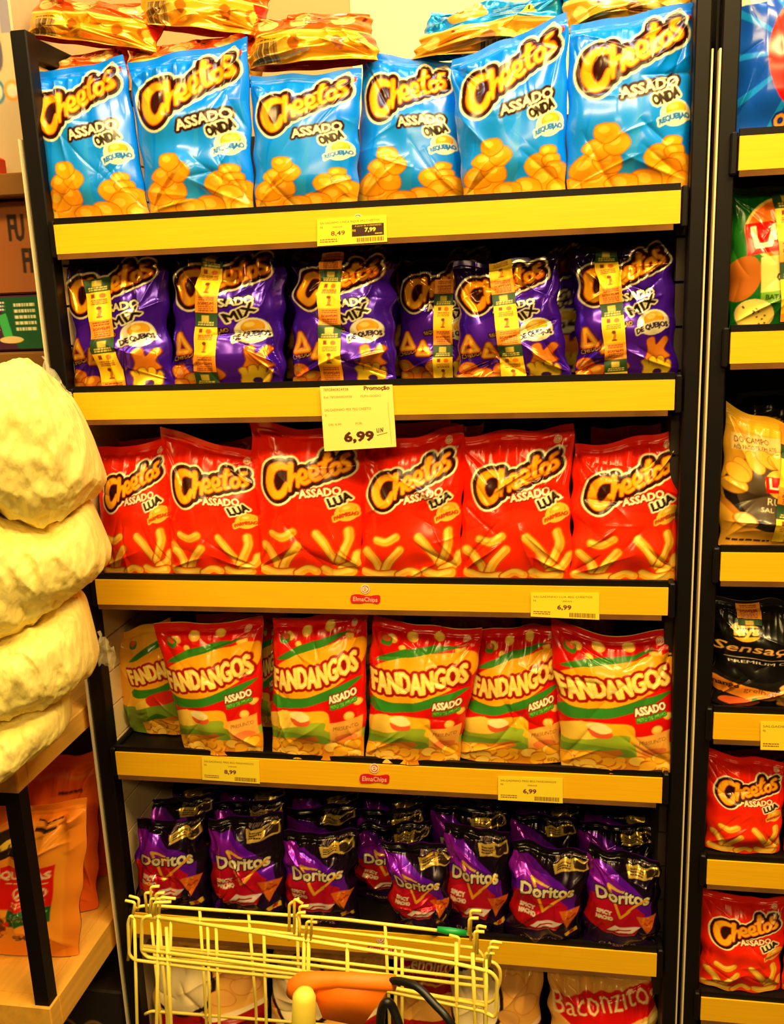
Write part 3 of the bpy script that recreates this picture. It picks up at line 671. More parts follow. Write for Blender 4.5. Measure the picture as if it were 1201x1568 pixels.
def build_bag(name, label, cat, group, art, B, m, nu=128, nv=182, base=None, promo=None, kids=True):
    z0 = min(B.q[2][1], B.q[3][1]); xc = (B.q[2][0]+B.q[3][0])/2
    root = thing(name, label, cat, (xc, B.yb, z0), group)
    org = tuple(root.location)
    Vf, Ff, u, v = B.grid(0, 1, 0, B.seal, nu, nv)
    cf = art.sample(u*art.w, (1-v)*art.h)
    Vb, Fb, ub, vb = B.grid(0, 1, 0, B.seal, max(8, nu//6), max(8, nv//8), 1.0)
    bc = srgb(base) if base is not None else art.sample(np.array([.03]), np.array([art.h*.4]))[0]
    add_mesh('pouch', np.vstack([Vf, Vb]), np.vstack([Ff, Fb+len(Vf)]), m, root, True, np.vstack([cf, np.tile(bc, (len(Vb), 1))]), org)
    Vs, Fs, us, vs = B.grid(0, 1, B.seal, 1, nu, max(5, nv//12)); cs = art.sample(us*art.w, (1-vs)*art.h)
    Vr, Fr, ur, vr = B.grid(0, 1, B.seal, 1, nu, 3, 1.0)
    rib = 1-.0*vs
    add_mesh('top_seal', np.vstack([Vs, Vr]), np.vstack([Fs, Fr+len(Vs)]), m, root, True, np.vstack([cs, np.tile(bc, (len(Vr), 1))]), org)
    if promo:
        for (ua, va, ub2, vb2, wid, st) in promo:      # tape of stickers from the upper to the lower end
            A = art_ribbon(start=st); n1, n2 = 34, 150
            du, dv = ub2-ua, (vb2-va)*1.42; L = math.hypot(du, dv); px, py = -dv/L, du/L
            a, b = np.meshgrid(np.linspace(-.5, .5, n1), np.linspace(0, 1, n2)); a = a.ravel(); b = b.ravel()
            uu = ua+du*b-a*wid*px; vv = va+(dv*b-a*wid*py)/1.42
            P = B.pt(np.clip(uu, .0, 1), np.clip(vv, 0, 1), -1.0, .0028)
            i = np.arange(n1*n2).reshape(n2, n1)
            F = np.stack([i[:-1, :-1].ravel(), i[1:, :-1].ravel(), i[1:, 1:].ravel(), i[:-1, 1:].ravel()], 1)
            Q = P+np.array([0, .0008, 0]); 
            c = A.sample((a+.5)*.36, b*L*.36/wid)
            o = add_mesh('promotion_tape', np.vstack([P, Q]), np.vstack([F, F[:, ::-1]+len(P)]), P_PAPER, root, True, np.vstack([c, c]), org)
            o['label'] = 'tape of yellow and green promotion stickers'
    return root
def pq(px, yb, yt, z=None):
    """pixel corners TL, TR, BR, BL of a bag leaning from yb to yt -> (x, z) corners"""
    q = [at(*px[0], yt), at(*px[1], yt), at(*px[2], yb), at(*px[3], yb)]
    q = [(p[0], p[2]) for p in q]
    if z is not None:
        q[2] = (q[2][0], z); q[3] = (q[3][0], z)
    return q
def shelf_bags(rows, art, m, z, yb, yt, T, cat, group, wr=1.0, nu=128, nv=182, base=None, name='snack_bag', seed=0):
    out = []
    for i, row in enumerate(rows):
        px, label = row[0], row[1]; k = row[2] if len(row) > 2 else {}
        b, t = k.get('yb', yb), k.get('yt', yt)
        B = Bag(pq(px, b, t, k.get('z', z)), b, t, k.get('T', T), seed*31+i*7+1, k.get('wr', wr), k.get('sag', 0.004), k.get('lying', False))
        out.append(build_bag(name, label, cat, group, k.get('art', art), B, k.get('m', m), k.get('nu', nu), k.get('nv', nv), k.get('base', base), k.get('promo')))
    return out
def card(name, art, corners, th, m, parent=None, origin=(0, 0, 0), nx=150, ny=60, mask=False, bow=0.0):
    """thin printed card from its TL, TR, BR, BL corners in space"""
    tl, tr, br, bl = [np.array(p, float) for p in corners]
    u, v = np.meshgrid(np.linspace(0, 1, nx), np.linspace(0, 1, ny)); u = u.ravel()[:, None]; v = v.ravel()[:, None]
    P = (tl*(1-u)+tr*u)*(1-v)+(bl*(1-u)+br*u)*v
    n = np.cross(tr-tl, bl-tl); n /= np.linalg.norm(n)
    if n[1] > 0: n = -n
    P = P+n*bow*(np.sin(v*3.0)+.6*np.sin(u*4))
    i = np.arange(nx*ny).reshape(ny, nx)
    F = np.stack([i[:-1, :-1].ravel(), i[1:, :-1].ravel(), i[1:, 1:].ravel(), i[:-1, 1:].ravel()], 1)
    c = art.sample(u[:, 0]*art.w, v[:, 0]*art.h)
    if mask:
        al = art.sample_alpha(u[:, 0]*art.w, v[:, 0]*art.h) > .4
        F = F[al[F].all(1)]
    N = len(P); rim = []
    ed = {}
    for f in F:
        for k in range(4): ed[(f[k], f[(k+1) % 4])] = 1
    rim = np.array([(b, a, a+N, b+N) for (a, b) in ed if (b, a) not in ed])
    return add_mesh(name, np.vstack([P, P-n*th]), np.vstack([F, F[:, ::-1]+N, rim]), m, parent, False, np.vstack([c, c]), origin)

# ------------------------------------------------------------------ the room
W = 0.95
H = [1.700, 1.43633554, 1.11683451, 0.793055507, 0.462561669]
HR = [1.766, 1.502, 1.174, 0.911, 0.649, 0.384]
def structure(name, bm, m):
    o = bm.build(name, m); o['kind'] = 'structure'; return o
structure('floor', MB().box(-2.2, 3.2, -3.6, .62, -.05, 0), FLOORM)
px_ = at(535, 30, .545)[0]
structure('trim_1', MB().box(-2.2, px_, .548, .56, 0, 3.3), mat('beige_panel', (206, 168, 104), .8, var=.03, scale=4))
structure('wall_back', MB().box(-2.2, 3.2, .56, .64, 0, 3.3), WALL)

def rack(name, label, x0, x1, tops, loc, lp, rp, edge_strips, ztop, slat_left):
    root = thing(name, label, 'shelf rack', loc)
    for x, xb in (lp, rp):
        for y in (.006, .42): MB().box(x, xb, y, y+.03, 0, ztop, .002).build('upright', BLACK, root)
        MB().box(x+.002, xb-.002, .036, .42, ztop-.035, ztop-.005).build('side_rail', BLACK, root)
        MB().box(x+.002, xb-.002, .036, .42, .05, .08).build('side_rail', BLACK, root)
    for xa, xb, z0, z1 in edge_strips: MB().box(xa, xb, .003, .02, z0, z1).build('lit_edge_strip', STEELEDGE, root)  # pale strips stand in for upright edges catching the light
    for sx in (0, 1):
        m = MB()
        xa = x0-.0268 if sx == 0 else x1+.0015
        for k in range(-10, 20):
            z = .992+k*.0647
            if z < .1 or z+.0647 > ztop-.03: continue
            m.box(xa, xa+.012, .038, .418, z+.002, z+.0627)
        m.box(xa+(-.003 if sx == 0 else .012), xa+(0 if sx == 0 else .015), .038, .418, .1, ztop-.04)
        m.build('side_panel', SLAT if sx == 0 and slat_left else DARKBACK, root)
    MB().box(x0-.014, x1+.016, .425, .45, .08, 1.88).build('back_panel', DARKBACK, root)
    for i, z in enumerate(tops):
        s = MB().box(x0, x1, .002, .42, z-.02, z-.001).box(x0, x1, -.001, .006, z-.002, z+.0095).build('shelf_board', BLACK, root)
        MB().box(x0, x1, -.004, .0015, z-.045, z-.0005).build('price_rail', STRIP, s, origin=loc)
        MB().box(x0+.001, x1-.009, -.0045, -.001, z-.0535, z-.0455).build('rail_lip', CLEAR, s, origin=loc)
        for x in (x0-.012, x1+.0005):
            MB().box(x+.001, x+.0105, -.002, .30, z-.05, z+.006, .002).build('shelf_bracket', BLACK, s, origin=loc)
    MB().box(x0, x1, .02, .42, .03, .125).build('base_plinth', BLACK, root)
    return root
main = rack('display_rack', 'tall black steel snack rack with five yellow-railed shelves in the centre', 0, W, H, (W/2, .2, 0),
    (-.041, -.014), (.9635, .985), [(-.0466, -.0444, .10, 1.83), (.9855, .9876, .05, 1.88)], 1.985, True)
side = rack('display_rack', 'neighbouring black snack rack cut off by the right edge of the photo', 1.0255, 1.0255+W, HR, (1.0255+W/2, .2, 0),
    (.9985, 1.0225), (1.99, 2.014), [(.9955, .998, .05, 1.88)], 2.1, False)
# ------------------------------------------------------------------ shelf one: blue bags
A_BLUE, A_RED, A_PUR, A_FAN, A_DOR = art_blue(), art_red(), art_purple(), art_fandango(), art_dorito()
shelf_bags([
    ([(40,112),(190,84),(230,330),(80,338)], 'blue snack bag at the left end of the top shelf, beside the black upright', {'wr': .9}),
    ([(194,96),(380,58),(390,320),(230,326)], 'second blue snack bag on the top shelf, top right corner sticking up', {'wr': 1.2, 'sag': .002}),
    ([(384,116),(554,104),(548,316),(392,322)], 'blue snack bag tucked under a lying orange bag, above the two-price tag', {'wr': .9}),
    ([(556,74),(700,96),(712,302),(545,314)], 'blue snack bag half covered by the slanting blue bag on its right', {'wr': .9, 'yb': .07, 'yt': .1}),
    ([(690,94),(870,20),(868,292),(709,302)], 'fifth blue snack bag on the top shelf, its top edge slanting', {'wr': 1.2, 'sag': .0}),
    ([(872,34),(1066,2),(1058,284),(866,294)], 'tallest blue snack bag, at the right end of the top shelf', {'wr': 1.1}),
], A_BLUE, P_FILM, 1.7015, .034, .055, .066, 'snack bag', 'blue bags standing on the top shelf', seed=1)
AO, AB = art_orange_back(), art_blue_back()
shelf_bags([
    ([(62,-8),(262,6),(240,80),(38,56)], 'orange bag lying at the upper left, barcode on its gold underside', {'yb': .12, 'yt': .17, 'art': AO}),
    ([(58,92),(196,66),(200,150),(40,150)], 'orange bag lying flat behind the leftmost blue bag, mostly hidden', {'yb': .12, 'yt': .15, 'art': AO}),
    ([(215,-52),(420,-30),(402,58),(216,40)], 'orange bag lying above the second blue bag, cut off by the photo top', {'yb': .13, 'yt': .19, 'art': AO}),
    ([(200,72),(400,44),(404,130),(190,140)], 'orange bag lying behind the second blue bag, its top edge showing', {'yb': .125, 'yt': .155, 'art': AO}),
    ([(392,26),(566,18),(582,92),(380,108)], 'orange bag lying on the third blue bag, ending beside the bare cream wall', {'yb': .075, 'yt': .125, 'T': .10, 'art': AO}),
], AO, P_GOLD, None, .09, .1, .085, 'snack bag', 'orange bags lying on top of the blue bags', wr=1.6, seed=2)
shelf_bags([
    ([(660,22),(872,-14),(868,76),(630,92)], 'blue bag lying behind the slanting blue bag, pointed towards the bare wall', {'yb': .10, 'yt': .14, 'art': AB, 'sag': .0}),
    ([(850,-44),(1084,-50),(1076,42),(868,52)], 'blue bag lying on top of the tallest standing blue bag', {'yb': .09, 'yt': .13, 'art': AB}),
], AB, P_GOLD, None, .09, .1, .08, 'snack bag', 'blue bags lying on top of the shelf', wr=1.6, seed=3)

# ------------------------------------------------------------------ shelf two: purple bags with sticker tapes
def tp(px, q):   # pixel line of a tape -> u, v on the bag
    tl, tr, br, bl = [np.array(p, float) for p in q]; out = []
    for x, y in px:
        u = v = .5
        for _ in range(12):
            L = bl*(1-v)+tl*v; R = br*(1-v)+tr*v; u = ((x-L[0]))/(R[0]-L[0])
            Tt = tl*(1-u)+tr*u; Bt = bl*(1-u)+br*u; v = (y-Bt[1])/(Tt[1]-Bt[1])
        out += [u, v]
    return out
def purple(q, tape, wid, st, label, **k):
    return (q, label, dict(promo=[tuple(tp(tape, q))+(wid, st)], **k))
Q = [[(98,400),(256,380),(266,592),(118,596)], [(266,378),(438,378),(436,590),(266,592)], [(450,382),(602,384),(608,584),(448,588)],
     [(612,398),(745,390),(745,582),(612,584)], [(696,406),(850,384),(872,578),(704,582)], [(878,384),(1034,362),(1036,574),(884,580)]]
shelf_bags([
    purple(Q[0], [(160,424),(186,594)], .24, 0, 'leftmost purple snack bag on the second shelf, by the slatted panel'),
    purple(Q[1], [(333,388),(324,590)], .22, 0, 'purple snack bag second from the left on the second shelf'),
    purple(Q[2], [(512,384),(514,586)], .22, 2, 'purple snack bag directly above the large paper price card'),
    purple(Q[3], [(684,426),(682,584)], .22, 2, 'darker purple snack bag set back and half hidden by the crooked-tape bag', yb=.10, yt=.12),
    purple(Q[4], [(766,388),(790,582)], .22, 1, 'purple snack bag with a crooked sticker tape, right of the price card'),
    purple(Q[5], [(928,380),(944,578)], .22, 0, 'purple snack bag at the right end of the second shelf'),
], A_PUR, P_FOIL, 1.438, .034, .062, .07, 'snack bag', 'purple bags on the second shelf', wr=1.8, seed=4)
ORD = ('first', 'second', 'third', 'fourth', 'fifth', 'sixth', 'seventh')
BACKP = [(110,250),(270,420),(440,600),(600,760),(760,900),(890,1035)]
shelf_bags([([(a-4,376),(b+6,372),(b+4,570),(a,574)], f'purple bag hidden in the dark back row, {ORD[i]} from the left', {}) for i, (a, b) in enumerate(BACKP)],
    A_PUR, P_FOIL, 1.438, .15, .17, .06, 'snack bag', 'back row of purple bags on the second shelf', nu=40, nv=56, seed=5)

# ------------------------------------------------------------------ shelf three: red bags
shelf_bags([
    ([(148,686),(262,664),(270,884),(160,886)], 'leftmost red snack bag on the third shelf, half behind the fluffy sacks', {'sag': .008}),
    ([(246,652),(402,694),(404,884),(264,886)], 'second red snack bag on the third shelf, with pointed top left corner', {}),
    ([(382,646),(562,656),(556,886),(400,888)], 'third red snack bag, upper right corner behind the paper price card', {}),
    ([(552,682),(712,646),(708,890),(552,888)], 'fourth red snack bag from the left on the third shelf', {}),
    ([(706,668),(878,648),(874,894),(706,892)], 'fifth red snack bag on the third shelf, left of the rightmost one', {'wr': 1.5}),
    ([(878,684),(1048,650),(1040,894),(872,894)], 'red snack bag at the right end of the third shelf', {'wr': 1.4}),
], A_RED, P_FILM, 1.1185, .034, .066, .068, 'snack bag', 'red bags in the front row of the third shelf', wr=1.0, seed=6)
shelf_bags([([(a,c),(b,d),(b,800),(a,800)], f'red bag in the back row, third shelf, top edge {ORD[i]} from the left', {}) for i, (a, b, c, d) in enumerate(
    ((150,248,672,668),(262,384,690,668),(545,690,650,640),(690,742,650,646),(765,880,660,655),(905,1050,655,640)))],
    A_RED, P_FILM, 1.1185, .15, .17, .06, 'snack bag', 'back row of red bags on the third shelf', nu=44, nv=60, seed=7)

# ------------------------------------------------------------------ shelf four: corn snack bags
A_YEL = art_fandango((246, 176, 40), True)
shelf_bags([
    ([(156,970),(262,946),(306,1146),(204,1142)], 'yellow and green snack bag leaning against the slatted panel, fourth shelf', {'art': A_YEL, 'yb': .085, 'yt': .11}),
    ([(236,956),(402,944),(402,1150),(284,1144)], 'corn snack bag overlapping the yellow and green bag, fourth shelf', {}),
    ([(388,950),(440,950),(440,1142),(390,1142)], 'corn snack bag set back in a gap, only a narrow strip showing', {'yb': .13, 'yt': .15}),
    ([(418,946),(564,934),(558,1150),(416,1146)], 'corn snack bag standing left of the ribbon emblem on the fourth rail', {}),
    ([(572,942),(740,962),(704,1166),(560,1158)], 'corn snack bag standing above the ribbon emblem on the fourth rail', {}),
    ([(736,962),(860,952),(862,1176),(702,1168)], 'corn snack bag above the right price tag of the fourth rail', {'yb': .034, 'yt': .074}),
    ([(842,946),(1038,958),(1030,1188),(860,1178)], 'corn snack bag with a dipped top at the right end, fourth shelf', {'sag': .022}),
], A_FAN, P_FILM, .795, .017, .05, .066, 'snack bag', 'corn snack bags on the fourth shelf', wr=1.0, seed=8)
shelf_bags([([(a,940),(b,936),(b,1080),(a,1080)], f'corn snack bag in the dark back row, {ORD[i]} from the left', {}) for i, (a, b) in enumerate(((300,440),(480,620),(660,790),(800,940)))],
    A_FAN, P_FILM, .795, .17, .19, .05, 'snack bag', 'back row of corn snack bags on the fourth shelf', nu=36, nv=50, seed=9)

# ------------------------------------------------------------------ shelf five: dark tortilla chip bags
shelf_bags([
    ([(210,1252),(314,1240),(322,1398),(210,1390)], 'dark chip bag at the left end of the fifth shelf, its top edge dipping', {'sag': .012}),
    ([(320,1252),(432,1242),(442,1414),(326,1404)], 'dark chip bag second from the left on the fifth shelf, standing straight', {}),
    ([(434,1276),(546,1268),(550,1420),(438,1414)], 'dark chip bag with a red glow, behind the middle hooks of the wire cart', {}),
    ([(548,1262),(660,1256),(650,1420),(546,1414)], 'shaded dark chip bag set back between two purple-edged ones', {'yb': .1, 'yt': .125}),
    ([(586,1284),(694,1296),(690,1410),(604,1404)], 'crumpled dark chip bag tipped to the left, shining violet, on the fifth shelf', {'wr': 2.6, 'yb': .008, 'yt': .03, 'z': .474}),
    ([(682,1254),(780,1276),(780,1428),(680,1422)], 'dark chip bag with pointed violet corner, above the green tape on the cart', {'yb': .026}),
    ([(786,1286),(908,1302),(884,1444),(776,1434)], 'dark chip bag second from the right on the fifth shelf, leaning right', {'wr': 1.6}),
    ([(902,1290),(1012,1316),(1008,1456),(892,1448)], 'dark chip bag at the right end of the fifth shelf', {'wr': 1.3}),
], A_DOR, P_DARK, .4645, .015, .036, .055, 'chip bag', 'dark chip bags in the front row of the fifth shelf', wr=1.7, nu=100, nv=142, seed=10)
back5 = [(225,330,1222,1216),(330,436,1228,1220),(440,548,1238,1226),(548,650,1240,1232),(662,776,1226,1236),(782,884,1240,1250),(886,1008,1256,1262)]
shelf_bags([([(a,c),(b,d),(b,c+150),(a,c+150)], f'dark chip bag in the second row, {ORD[i]} from left, gold header showing', {}) for i, (a, b, c, d) in enumerate(back5)],
    A_DOR, P_DARK, .4645, .135, .155, .05, 'chip bag', 'second row of dark chip bags on the fifth shelf', nu=80, nv=112, wr=1.3, seed=11)
shelf_bags([([(a+10,c-26),(b+6,d-24),(b+4,c+110),(a+8,c+110)], f'dark chip bag in the shaded last row, {ORD[i]} from left, fifth shelf', {}) for i, (a, b, c, d) in enumerate(back5)],
    A_DOR, P_DARK, .4645, .24, .26, .05, 'chip bag', 'last row of dark chip bags on the fifth shelf', nu=50, nv=70, wr=1.3, seed=12)

# ------------------------------------------------------------------ bottom of the rack: cream bags
shelf_bags([
    ([(240,1428),(412,1436),(410,1630),(236,1620)], 'leftmost cream snack bag with a dark ring, behind the cart wires', {'art': art_crisp()}),
    ([(418,1436),(596,1440),(590,1640),(414,1632)], 'cream snack bag with a dark ring, behind the orange cart handle', {'art': art_crisp()}),
    ([(604,1440),(716,1446),(706,1640),(600,1640)], 'red snack bag with cream script, behind the wires right of the cart handle', {'art': art_crisp(False, True), 'yb': .1, 'yt': .12}),
    ([(690,1446),(832,1450),(826,1660),(688,1650)], 'cream and red snack bag at the right end of the wire cart', {'art': art_crisp()}),
    ([(838,1470),(1004,1488),(1008,1720),(846,1700)], 'cream snack bag with a slanting red banner, right of the cart', {'art': art_crisp(True)}),
], None, P_FILM, .127, .05, .08, .08, 'snack bag', 'cream bags on the base of the rack', wr=1.5, seed=13)

# ------------------------------------------------------------------ neighbouring rack: one bag or more per shelf
shelf_bags([
    ([(1116,-60),(1296,-70),(1290,196),(1120,204)], 'bright blue bag with a big red shape, upper right corner', {'art': art_ridged(), 'z': HR[0]+.002}),
    ([(1112,286),(1270,276),(1262,500),(1116,508)], 'dark green chip bag on the right rack under the bright blue one', {'art': art_dip(), 'z': HR[1]+.002, 'promo': [(.57,.95,.64,.05,.26,0)]}),
    ([(1112,614),(1262,668),(1258,842),(1098,836)], 'yellow chip bag with a pointed top corner on the right rack', {'art': art_salt(), 'z': HR[2]+.002, 'promo': [(.68,.98,.62,.05,.25,2)]}),
    ([(1090,914),(1250,920),(1246,1096),(1090,1088)], 'black chip bag with a round gold emblem on the right rack', {'art': art_premium(), 'z': HR[3]+.002, 'wr': 1.6, 'promo': [(.34,.98,.35,.80,.22,2)]}),
    ([(1080,1146),(1206,1166),(1192,1318),(1080,1312)], 'red snack bag on the right rack under the black chip bag', {'art': A_RED, 'z': HR[4]+.002}),
    ([(1206,1150),(1320,1150),(1310,1322),(1200,1318)], 'red snack bag cut by the photo edge, under the black chip bag', {'art': A_RED, 'z': HR[4]+.002}),
    ([(1072,1362),(1206,1374),(1192,1530),(1070,1518)], 'red snack bag on the lowest visible shelf of the right rack', {'art': A_RED, 'z': HR[5]+.002}),
    ([(1206,1372),(1330,1380),(1320,1536),(1196,1530)], 'red snack bag cut by the photo edge, lowest visible right shelf', {'art': A_RED, 'z': HR[5]+.002}),
    ([(1072,1150),(1220,1140),(1210,1260),(1074,1260)], 'red snack bag set behind the one under the black chip bag', {'art': A_RED, 'z': HR[4]+.002, 'yb': .15, 'yt': .17, 'nu': 50, 'nv': 70}),
    ([(1128,600),(1300,590),(1290,760),(1110,760)], 'dark crumpled bag in the shade behind the yellow chip bag', {'art': art_premium(), 'z': HR[2]+.002, 'yb': .16, 'yt': .18, 'nu': 50, 'nv': 70}),
], None, P_FILM, None, .034, .06, .06, 'snack bag', None, wr=1.1, seed=14)

# ------------------------------------------------------------------ tags and emblems on the rails
def rail_card(name, label, cat, art, px, y, nx, ny, group=None):
    c = [at(*p, y) for p in px]; o = card(name, art, c, .0008, P_PAPER, None, tuple(c[3]), nx, ny)
    o.location = tuple(c[3]); return tag(o, label, cat, group)
YT = -.0062
rail_card('price_tag', 'yellow price tag with a black two-line offer box, on the top rail', 'price tag', art_tag('SALGADINHO ONDA RIQUE 59G CHEETOS', '8,49', 1, 3), [(486,336),(592,329),(593,370),(486,377)], YT, 230, 90, 'price tags')
rail_card('price_tag', 'yellow price tag hanging at the right of the third rail', 'price tag', art_tag('SALGADINHO LUA 40G CHEETOS', '6,99', 0, 5), [(813,908),(918,908),(918,949),(813,944)], YT, 220, 80, 'price tags')
rail_card('price_tag', 'faded yellow price tag at the left of the fourth rail', 'price tag', art_tag('SALGADINHO PRES 85G FANDANGOS', '8,99', 0, 7), [(309,1160),(397,1165),(398,1200),(310,1194)], YT, 190, 76, 'price tags')
rail_card('price_tag', 'yellow price tag at the right of the fourth rail', 'price tag', art_tag('SALGADINHO PRES 85G FANDANGOS', '6,99', 0, 9), [(763,1189),(862,1192),(862,1230),(763,1225)], YT, 210, 80, 'price tags')
rail_card('price_tag', 'yellow price tag on the right-hand rack, cut off by the photo edge', 'price tag', art_tag('SALGADINHO LAYS 80G', '5,99', 0, 11), [(1165,1105),(1262,1108),(1262,1151),(1165,1148)], YT, 200, 80, 'price tags')
rail_card('price_card', 'large pale paper promotion card hanging from the second rail', 'price card', art_promo(), [(490,592),(601,589),(607,684),(497,691)], -.0085, 240, 200)
def emblem_art():
    A = Art(1, .8, 120, (225, 22, 16)); A.alpha[:] = 0; maker_logo(A, .04, .04, .9, (214, 22, 14)); return A
AE = emblem_art()
for s in [o for o in main.children if o.name.startswith('shelf_board')]:
    z = None
boards = sorted([o for o in main.children if o.name.startswith('shelf_board')], key=lambda o: o.name)
for i, (a, b, c, d) in {0: (526,324,572,364), 2: (536,892,584,930), 3: (550,1166,598,1206), 4: (562,1428,606,1466)}.items():
    cs = [at(a,b,-.0052), at(c,b+1,-.0052), at(c,d+1,-.0052), at(a,d,-.0052)]
    o = card('rail_emblem', AE, cs, .0006, P_PAPER, boards[i], tuple(main.location), 90, 72, mask=True)
    o['label'] = 'small red ribbon emblem with a round face above it'
# ------------------------------------------------------------------ left side: pine stand with fluffy sacks
XR = -.06
st = thing('wooden_stand', 'pine stand with black steel legs on the left, carrying the white fluffy sacks', 'stand', (-.6, .1, 0))
for name, z0, z1 in (('upper_shelf', .825, .868), ('lower_shelf', .365, .425)):
    MB().box(-1.15, XR, -.21, -.18, z0, z1, .002).box(XR-.03, XR, -.18, .36, z0, z1, .002).box(-1.15, XR-.03, .33, .36, z0, z1, .002)\
        .box(-1.15, XR-.03, -.18, .33, z1-.018, z1-.001).build(name, WOOD, st)
for x, y in ((XR-.032, -.206), (-1.15, -.206), (XR-.032, .328), (-1.15, .328)):
    MB().box(x+.003, x+.029, y, y+.026, 0, .364).box(x+.003, x+.029, y, y+.026, .4255, .8245).build('leg', BLACK, st)
def sack(label, bot, top, seed, y0=-.125, y1=-.225, dep=.10):
    """plump sack of white fibre; bot and top trace the lower and upper edge of its right end"""
    def curve(c):
        c = np.array(c, float); d = np.r_[0, np.cumsum(np.hypot(*np.diff(c, axis=0).T))]
        return lambda s: np.stack([np.interp(s*d[-1], d, c[:, 0]), np.interp(s*d[-1], d, c[:, 1])], 1)
    ns, nf = 190, 210
    s = 1-(1-np.linspace(0, 1, ns))**1.5
    cb, ctp = curve(bot)(s), curve(top)(s)
    yy = lambda px: y0+(y1-y0)*(1-np.clip(px, -170, 177)/177)
    WB = np.array([at(p[0], p[1], yy(p[0])) for p in cb]); WT = np.array([at(p[0], p[1], yy(p[0])) for p in ctp])
    ph = np.linspace(0, 2*np.pi, nf, endpoint=False)
    t = .5+.5*np.sign(np.sin(ph))*np.abs(np.sin(ph))**.8; dp = np.sign(np.cos(ph))*np.abs(np.cos(ph))**.75
    e = np.clip((s-.55)/.45, 0, 1); er = np.clip(1-e**3.2, 0, 1)**.45; e2 = np.clip((.12-s)/.12, 0, 1); er *= np.clip(1-e2**2.5, 0, 1)**.5
    shr = .6+.4*np.clip(1-np.clip((s-.9)/.1, 0, 1)**3, 0, 1)**.5
    mid = (WB+WT)/2
    P = mid[:, None, :]+(WT-WB)[:, None, :]*(t[None, :, None]-.5)*.94*shr[:, None, None]
    P += (dep*dp[None, :]*er[:, None])[:, :, None]*np.array([-.5, 1.0, 0])
    P = P.reshape(-1, 3); Nrm = np.zeros_like(P)
    c = np.repeat(mid, nf, 0); Nrm = P-c; Nrm /= np.linalg.norm(Nrm, axis=1)[:, None]+1e-6
    d = np.array([mnoise.fractal(Vector((x*11+seed, y*11, z*7)), 1.0, 2.0, 4)*.009+(.3-abs(mnoise.noise(Vector((x*24+z*9, y*24+seed, z*9)))))*.014
                  +mnoise.fractal(Vector((x*60, y*60+seed, z*26)), 1.0, 2.0, 3)*.0035 for x, y, z in P])
    P = P+Nrm*d[:, None]*np.repeat(.25+.75*er, nf)[:, None]
    i = np.arange(ns*nf).reshape(ns, nf); j = np.roll(i, -1, 1)
    F = np.stack([i[:-1].ravel(), i[1:].ravel(), j[1:].ravel(), j[:-1].ravel()], 1)
    root = thing('fibre_sack', label, 'sack', (float(P[:, 0].mean()), float(P[:, 1].mean()), float(P[:, 2].min())), 'white fluffy sacks stacked on the wooden stand')
    add_mesh('sack_body', P, F, FIBRE, root, True, origin=tuple(root.location))
    return root
YC = -.19
def film_flap(parent, pts, m=FILM):
    P = [Vector(p) for p in pts]; n = 14; V = []; 
    for i in range(n+1):
        t = i/n
        for j in range(6):
            s_ = j/5
            a = P[0].lerp(P[1], t); b = P[3].lerp(P[2], t); p = a.lerp(b, s_); p.y += .004*math.sin(t*17+j*1.3)+.003*math.sin(j*2+t*5); p.z += .003*math.sin(t*23)
            V.append(tuple(p))
    F = [(i*6+j, i*6+j+1, (i+1)*6+j+1, (i+1)*6+j) for i in range(n) for j in range(5)]
    o = add_mesh('film_end', V, F, m, parent, True, origin=tuple(parent.location)); o['label'] = 'clear plastic film end'
    md = o.modifiers.new('thickness', 'SOLIDIFY'); md.thickness = .0015
def S(px, py, y=YC): return at(px, py, y)
s4 = sack('lowest white fluffy sack, its right end the shortest, on the pine shelf', [(-170,1212),(0,1170),(112,1100)], [(-170,1092),(0,1080),(106,1036)], 4)
s3 = sack('second white fluffy sack from the bottom of the stack on the stand', [(-170,1110),(0,1090),(70,1064),(158,1014)], [(-170,966),(0,958),(60,930),(128,896)], 3)
s2 = sack('third white fluffy sack from the bottom, its corner reaching furthest over the red bags', [(-170,990),(0,968),(40,955),(90,922),(178,852)], [(-170,780),(0,775),(70,790),(136,756)], 2)
s1 = sack('topmost white fluffy sack on the wooden stand, tapering upwards', [(-170,796),(0,778),(60,804),(95,796),(168,740)], [(-170,566),(0,556),(40,544),(64,558),(112,614),(140,662)], 1)
film_flap(s1, [S(64,545,-.10), S(116,612,-.07), S(110,622,-.07), S(70,575,-.12)])
film_flap(s3, [S(150,968,-.14), S(178,996,-.10), S(174,1024,-.10), S(148,1014,-.14)])

# pouches on the lower shelf of the stand
AP = art_petfood()
for q, yb, yt, art, lab in (
    ([(-100,1240),(136,1222),(124,1478),(-92,1510)], -.08, -.04, AP, 'cream and orange food pouch right behind the black leg of the stand'),
    ([(20,1164),(152,1150),(152,1400),(20,1400)], .05, .08, AP, 'orange food pouch standing behind the cream one on the lower pine shelf'),
    ([(60,1150),(174,1160),(180,1380),(70,1380)], .16, .19, AP, 'red-orange food pouch furthest back on the lower pine shelf')):
    B = Bag(pq(q, yb, yt, .4265), yb, yt, .085, int(yb*100)+50, 1.4, .004)
    if 'red' in lab or 'orange food' == lab[:11]:
        art = Art(1, 1.5, 60, (236, 70, 20) if 'red' in lab else (246, 104, 24)); art.poly([(0,.1),(1,.16),(1,.2),(0,.14)], (250, 140, 60)); art.lines(.6, .3, .9, .35, 1, (50, 20, 8), 3); art.lines(.5, .75, .9, 1.2, 8, (190, 50, 20), 5)
    build_bag('food_pouch', lab, 'pouch', 'food pouches on the lower shelf of the stand', art, B, P_FILM, 110, 150)
